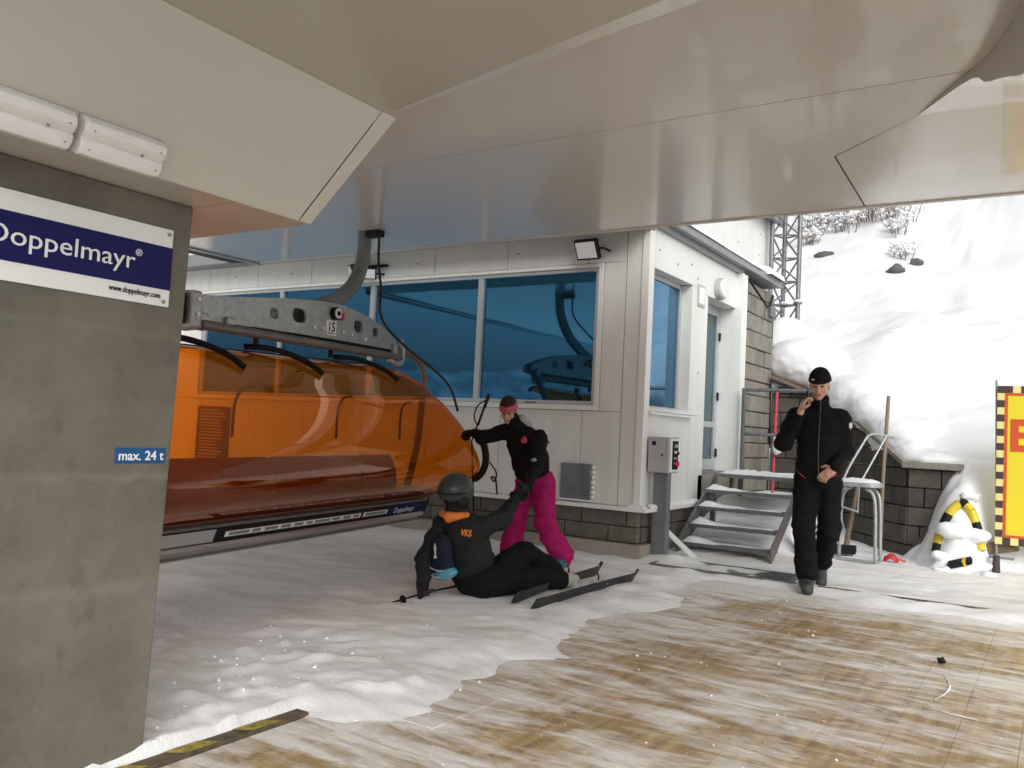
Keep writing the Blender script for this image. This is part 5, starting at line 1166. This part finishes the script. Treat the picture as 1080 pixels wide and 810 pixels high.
skb = sdf_obj('body', [(sbp, .008, .028, .016), (slg, .008, .03, .016), (sbt, .008, .02, .003), (shift(shd, 4), .006, .013, 0), (shift(sgl, 7), .0055, .010, 0)], ['jacketgrey', 'trouser', 'skiboot', 'orange', 'skin', 'eyedark', 'skinred', 'black'], skr)
hr, hf, hu = frame(nv((.35, .9, .05)), UP); hc_ = np.array((-3.628, 4.972, .748))
sdf_obj('helmet', [([half(hc_+hu*.02-hf*.005, (.112, .137, .122), (hr, hf, hu), 0, (0, .22, 1), -.085), cap(hc_-hf*.115-hu*.03, hc_-hf*.115-hu*.028, .02, .02, 0), ell(hc_+hr*.09-hu*.055, (.025, .05, .05), (hr, hf, hu), 1), ell(hc_-hr*.09-hu*.055, (.025, .05, .05), (hr, hf, hu), 1)], .0055, .012, 0)], ['helmet', 'black'], skr)
stp = [tuple(hc_+hu*(.005+.004*math.sin(a))+hr*(.115*math.cos(a))+hf*(.140*math.sin(a)-.005)) for a in [math.pi+math.pi*k/14 for k in range(15)]]
MB().tube(stp, .012, 6, squash=.4).build('goggle_strap', 'black', skr, smooth=True)
sdf_obj('collar_lining', [([cap((-3.715, 4.935, .595), (-3.615, 4.880, .580), .026, .034, 0), cap((-3.615, 4.880, .580), (-3.515, 4.945, .600), .034, .026, 0)], .006, .025, .004)], ['orange'], skr)
xd = nv((.62, .78, .10)); nd = nv((.78, -.62, .12))
text('shoulder_print', 'VKS', .062, (-3.458, 4.872, .468), (.95, .30, -.02), (.05, .12, 1), 'orange', skr, ext=.003, align='CENTER', sx=.72, wt=.002)

bp_ = thing('backpack', 'small dark navy backpack with a light blue base on the seated skier', 'backpack', (-3.66, 4.90, .3))
pkr = [ell((-3.655, 4.865, .345), (.105, .062, .125), TF, 0), ell((-3.64, 4.875, .245), (.11, .066, .07), TF, 0), ell((-3.615, 4.875, .19), (.115, .070, .045), TF, 1)]
sdf_obj('bag', [(pkr, .006, .02, .006)], ['navy', 'cyan'], bp_)
for z, w_ in ((.215, .108), (.168, .10)):
    MB().tube([(-3.72, 4.822, z+.012), (-3.64, 4.798, z), (-3.545, 4.838, z+.004)], .006, 6).build('reflective_piping', 'greyhood', bp_)
MB().tube([(-3.665, 4.802, .40), (-3.66, 4.798, .37), (-3.657, 4.798, .33), (-3.655, 4.796, .30)], [.006, .012, .005, .014], 6).build('emblem', 'boxgrey', bp_)
for s_ in (-1, 1): MB().tube(crv([(-3.665+s_*.06, 4.93, .48), (-3.63+s_*.10, 4.93, .565), (-3.60+s_*.12, 5.0, .60)], 10), .016, 8, squash=.4).build('strap', 'navy', bp_, smooth=True)

# --- skis and poles
def ski(tail, tip, rollang, label):
    tail, tip = Vector(tail), Vector(tip); d = (tip-tail); L = d.length; d.normalize(); side = d.cross(Vector((0, 0, 1))).normalized(); nrm = side.cross(d)
    ax = side*math.cos(rollang)+nrm*math.sin(rollang); nn = -side*math.sin(rollang)+nrm*math.cos(rollang)
    t = thing('ski', label, 'ski', tuple(tail), 'skis of the seated skier'); P, Q = [], []
    for i in range(27):
        s_ = i/26; wd = .052-.016*math.sin(math.pi*min(1, s_/.9)); ed = 1.0
        if s_ > .90: ed = math.sqrt(max(.0, 1-((s_-.90)/.105)**2)); 
        if s_ < .03: ed = .85
        rise = .07*max(0, (s_-.86)/.14)**2+.012*math.sin(math.pi*min(1, s_/.86))+.012*max(0, (.06-s_)/.06)
        c = tail+d*(L*s_)+nn*rise; th = .008+.008*math.sin(math.pi*min(1, s_/.95)); w_ = wd*ed
        P.append([c-ax*w_-nn*0, c+ax*w_, c+ax*w_*.94+nn*th, c-ax*w_*.94+nn*th, c-ax*w_])
    m = MB().grid(P, flip=True); m.f += [(3, 2, 1, 0), (26*5, 26*5+1, 26*5+2, 26*5+3)]; m.m += [0, 0]
    m.build('board', 'ski', t, smooth=30)
    for s_, nm in ((.56, 'toe_binding'), (.36, 'heel_binding')):
        c = tail+d*(L*s_)+nn*.035; q = MB().obox(c, d, ax, nn, .07 if s_ > .5 else .055, .032, .020).build(nm, 'skiboot', t, bevel=.01)
        MB().obox(c+nn*.032+d*(-.03 if s_ > .5 else .02), d, ax, nn, .022, .026, .016).build('clamp', 'boxgrey', q, bevel=.008)
    e = tail+d*(L*.55)+nn*.03; MB().tube([e, e+ax*.06+nn*.03, e+ax*.09-d*.04+nn*.04], .006, 6).build('brake_arm', 'black', t)
    for s_ in (.62, .70): 
        c = tail+d*(L*s_)+nn*.026; MB().tube([c-d*.05, c, c+d*.04], [.008, .022, .008], 8, squash=.5).build('snow_clod', 'snow', t, smooth=True)
ski((-3.10, 4.99, .075), (-3.24, 6.66, .085), R(62), 'black ski on its edge lying nearer the pink trousers')
ski((-2.92, 4.95, .062), (-2.905, 6.66, .066), R(60), 'black ski on its edge lying nearest the camera, tip to the right')
sp1 = thing('ski_pole', 'black ski pole lying on the snow under the seated skier\'s hand', 'ski pole', (-3.66, 4.75, .05))
MB().tube([(-3.72, 4.40, .035), (-3.66, 4.78, .075), (-3.60, 5.02, .09)], [.006, .008, .009], 8).build('shaft', 'black', sp1); MB().tube([(-3.70, 4.52, .046), (-3.698, 4.53, .048)], .03, 12).build('basket', 'black', sp1); MB().tube([(-3.675, 4.70, .065), (-3.66, 4.80, .08)], .015, 8).build('grip', 'rubber', sp1)
sp2 = thing('ski_pole', 'black ski pole with wrist strap held in the bending woman\'s raised hand', 'ski pole', (-4.56, 6.55, .3))
MB().tube([(-4.46, 6.52, 1.50), (-4.60, 6.50, 1.10), (-4.66, 6.72, .05)], .008, 8).build('shaft', 'black', sp2); MB().tube([(-4.445, 6.52, 1.53), (-4.49, 6.515, 1.40)], [.018, .014], 10).build('grip', 'rubber', sp2)
MB().tube(crv([(-4.46, 6.51, 1.48), (-4.53, 6.47, 1.42), (-4.56, 6.46, 1.32), (-4.52, 6.47, 1.24), (-4.50, 6.49, 1.32), (-4.47, 6.51, 1.44)], 20), .007, 6).build('wrist_strap', 'black', sp2, smooth=True)
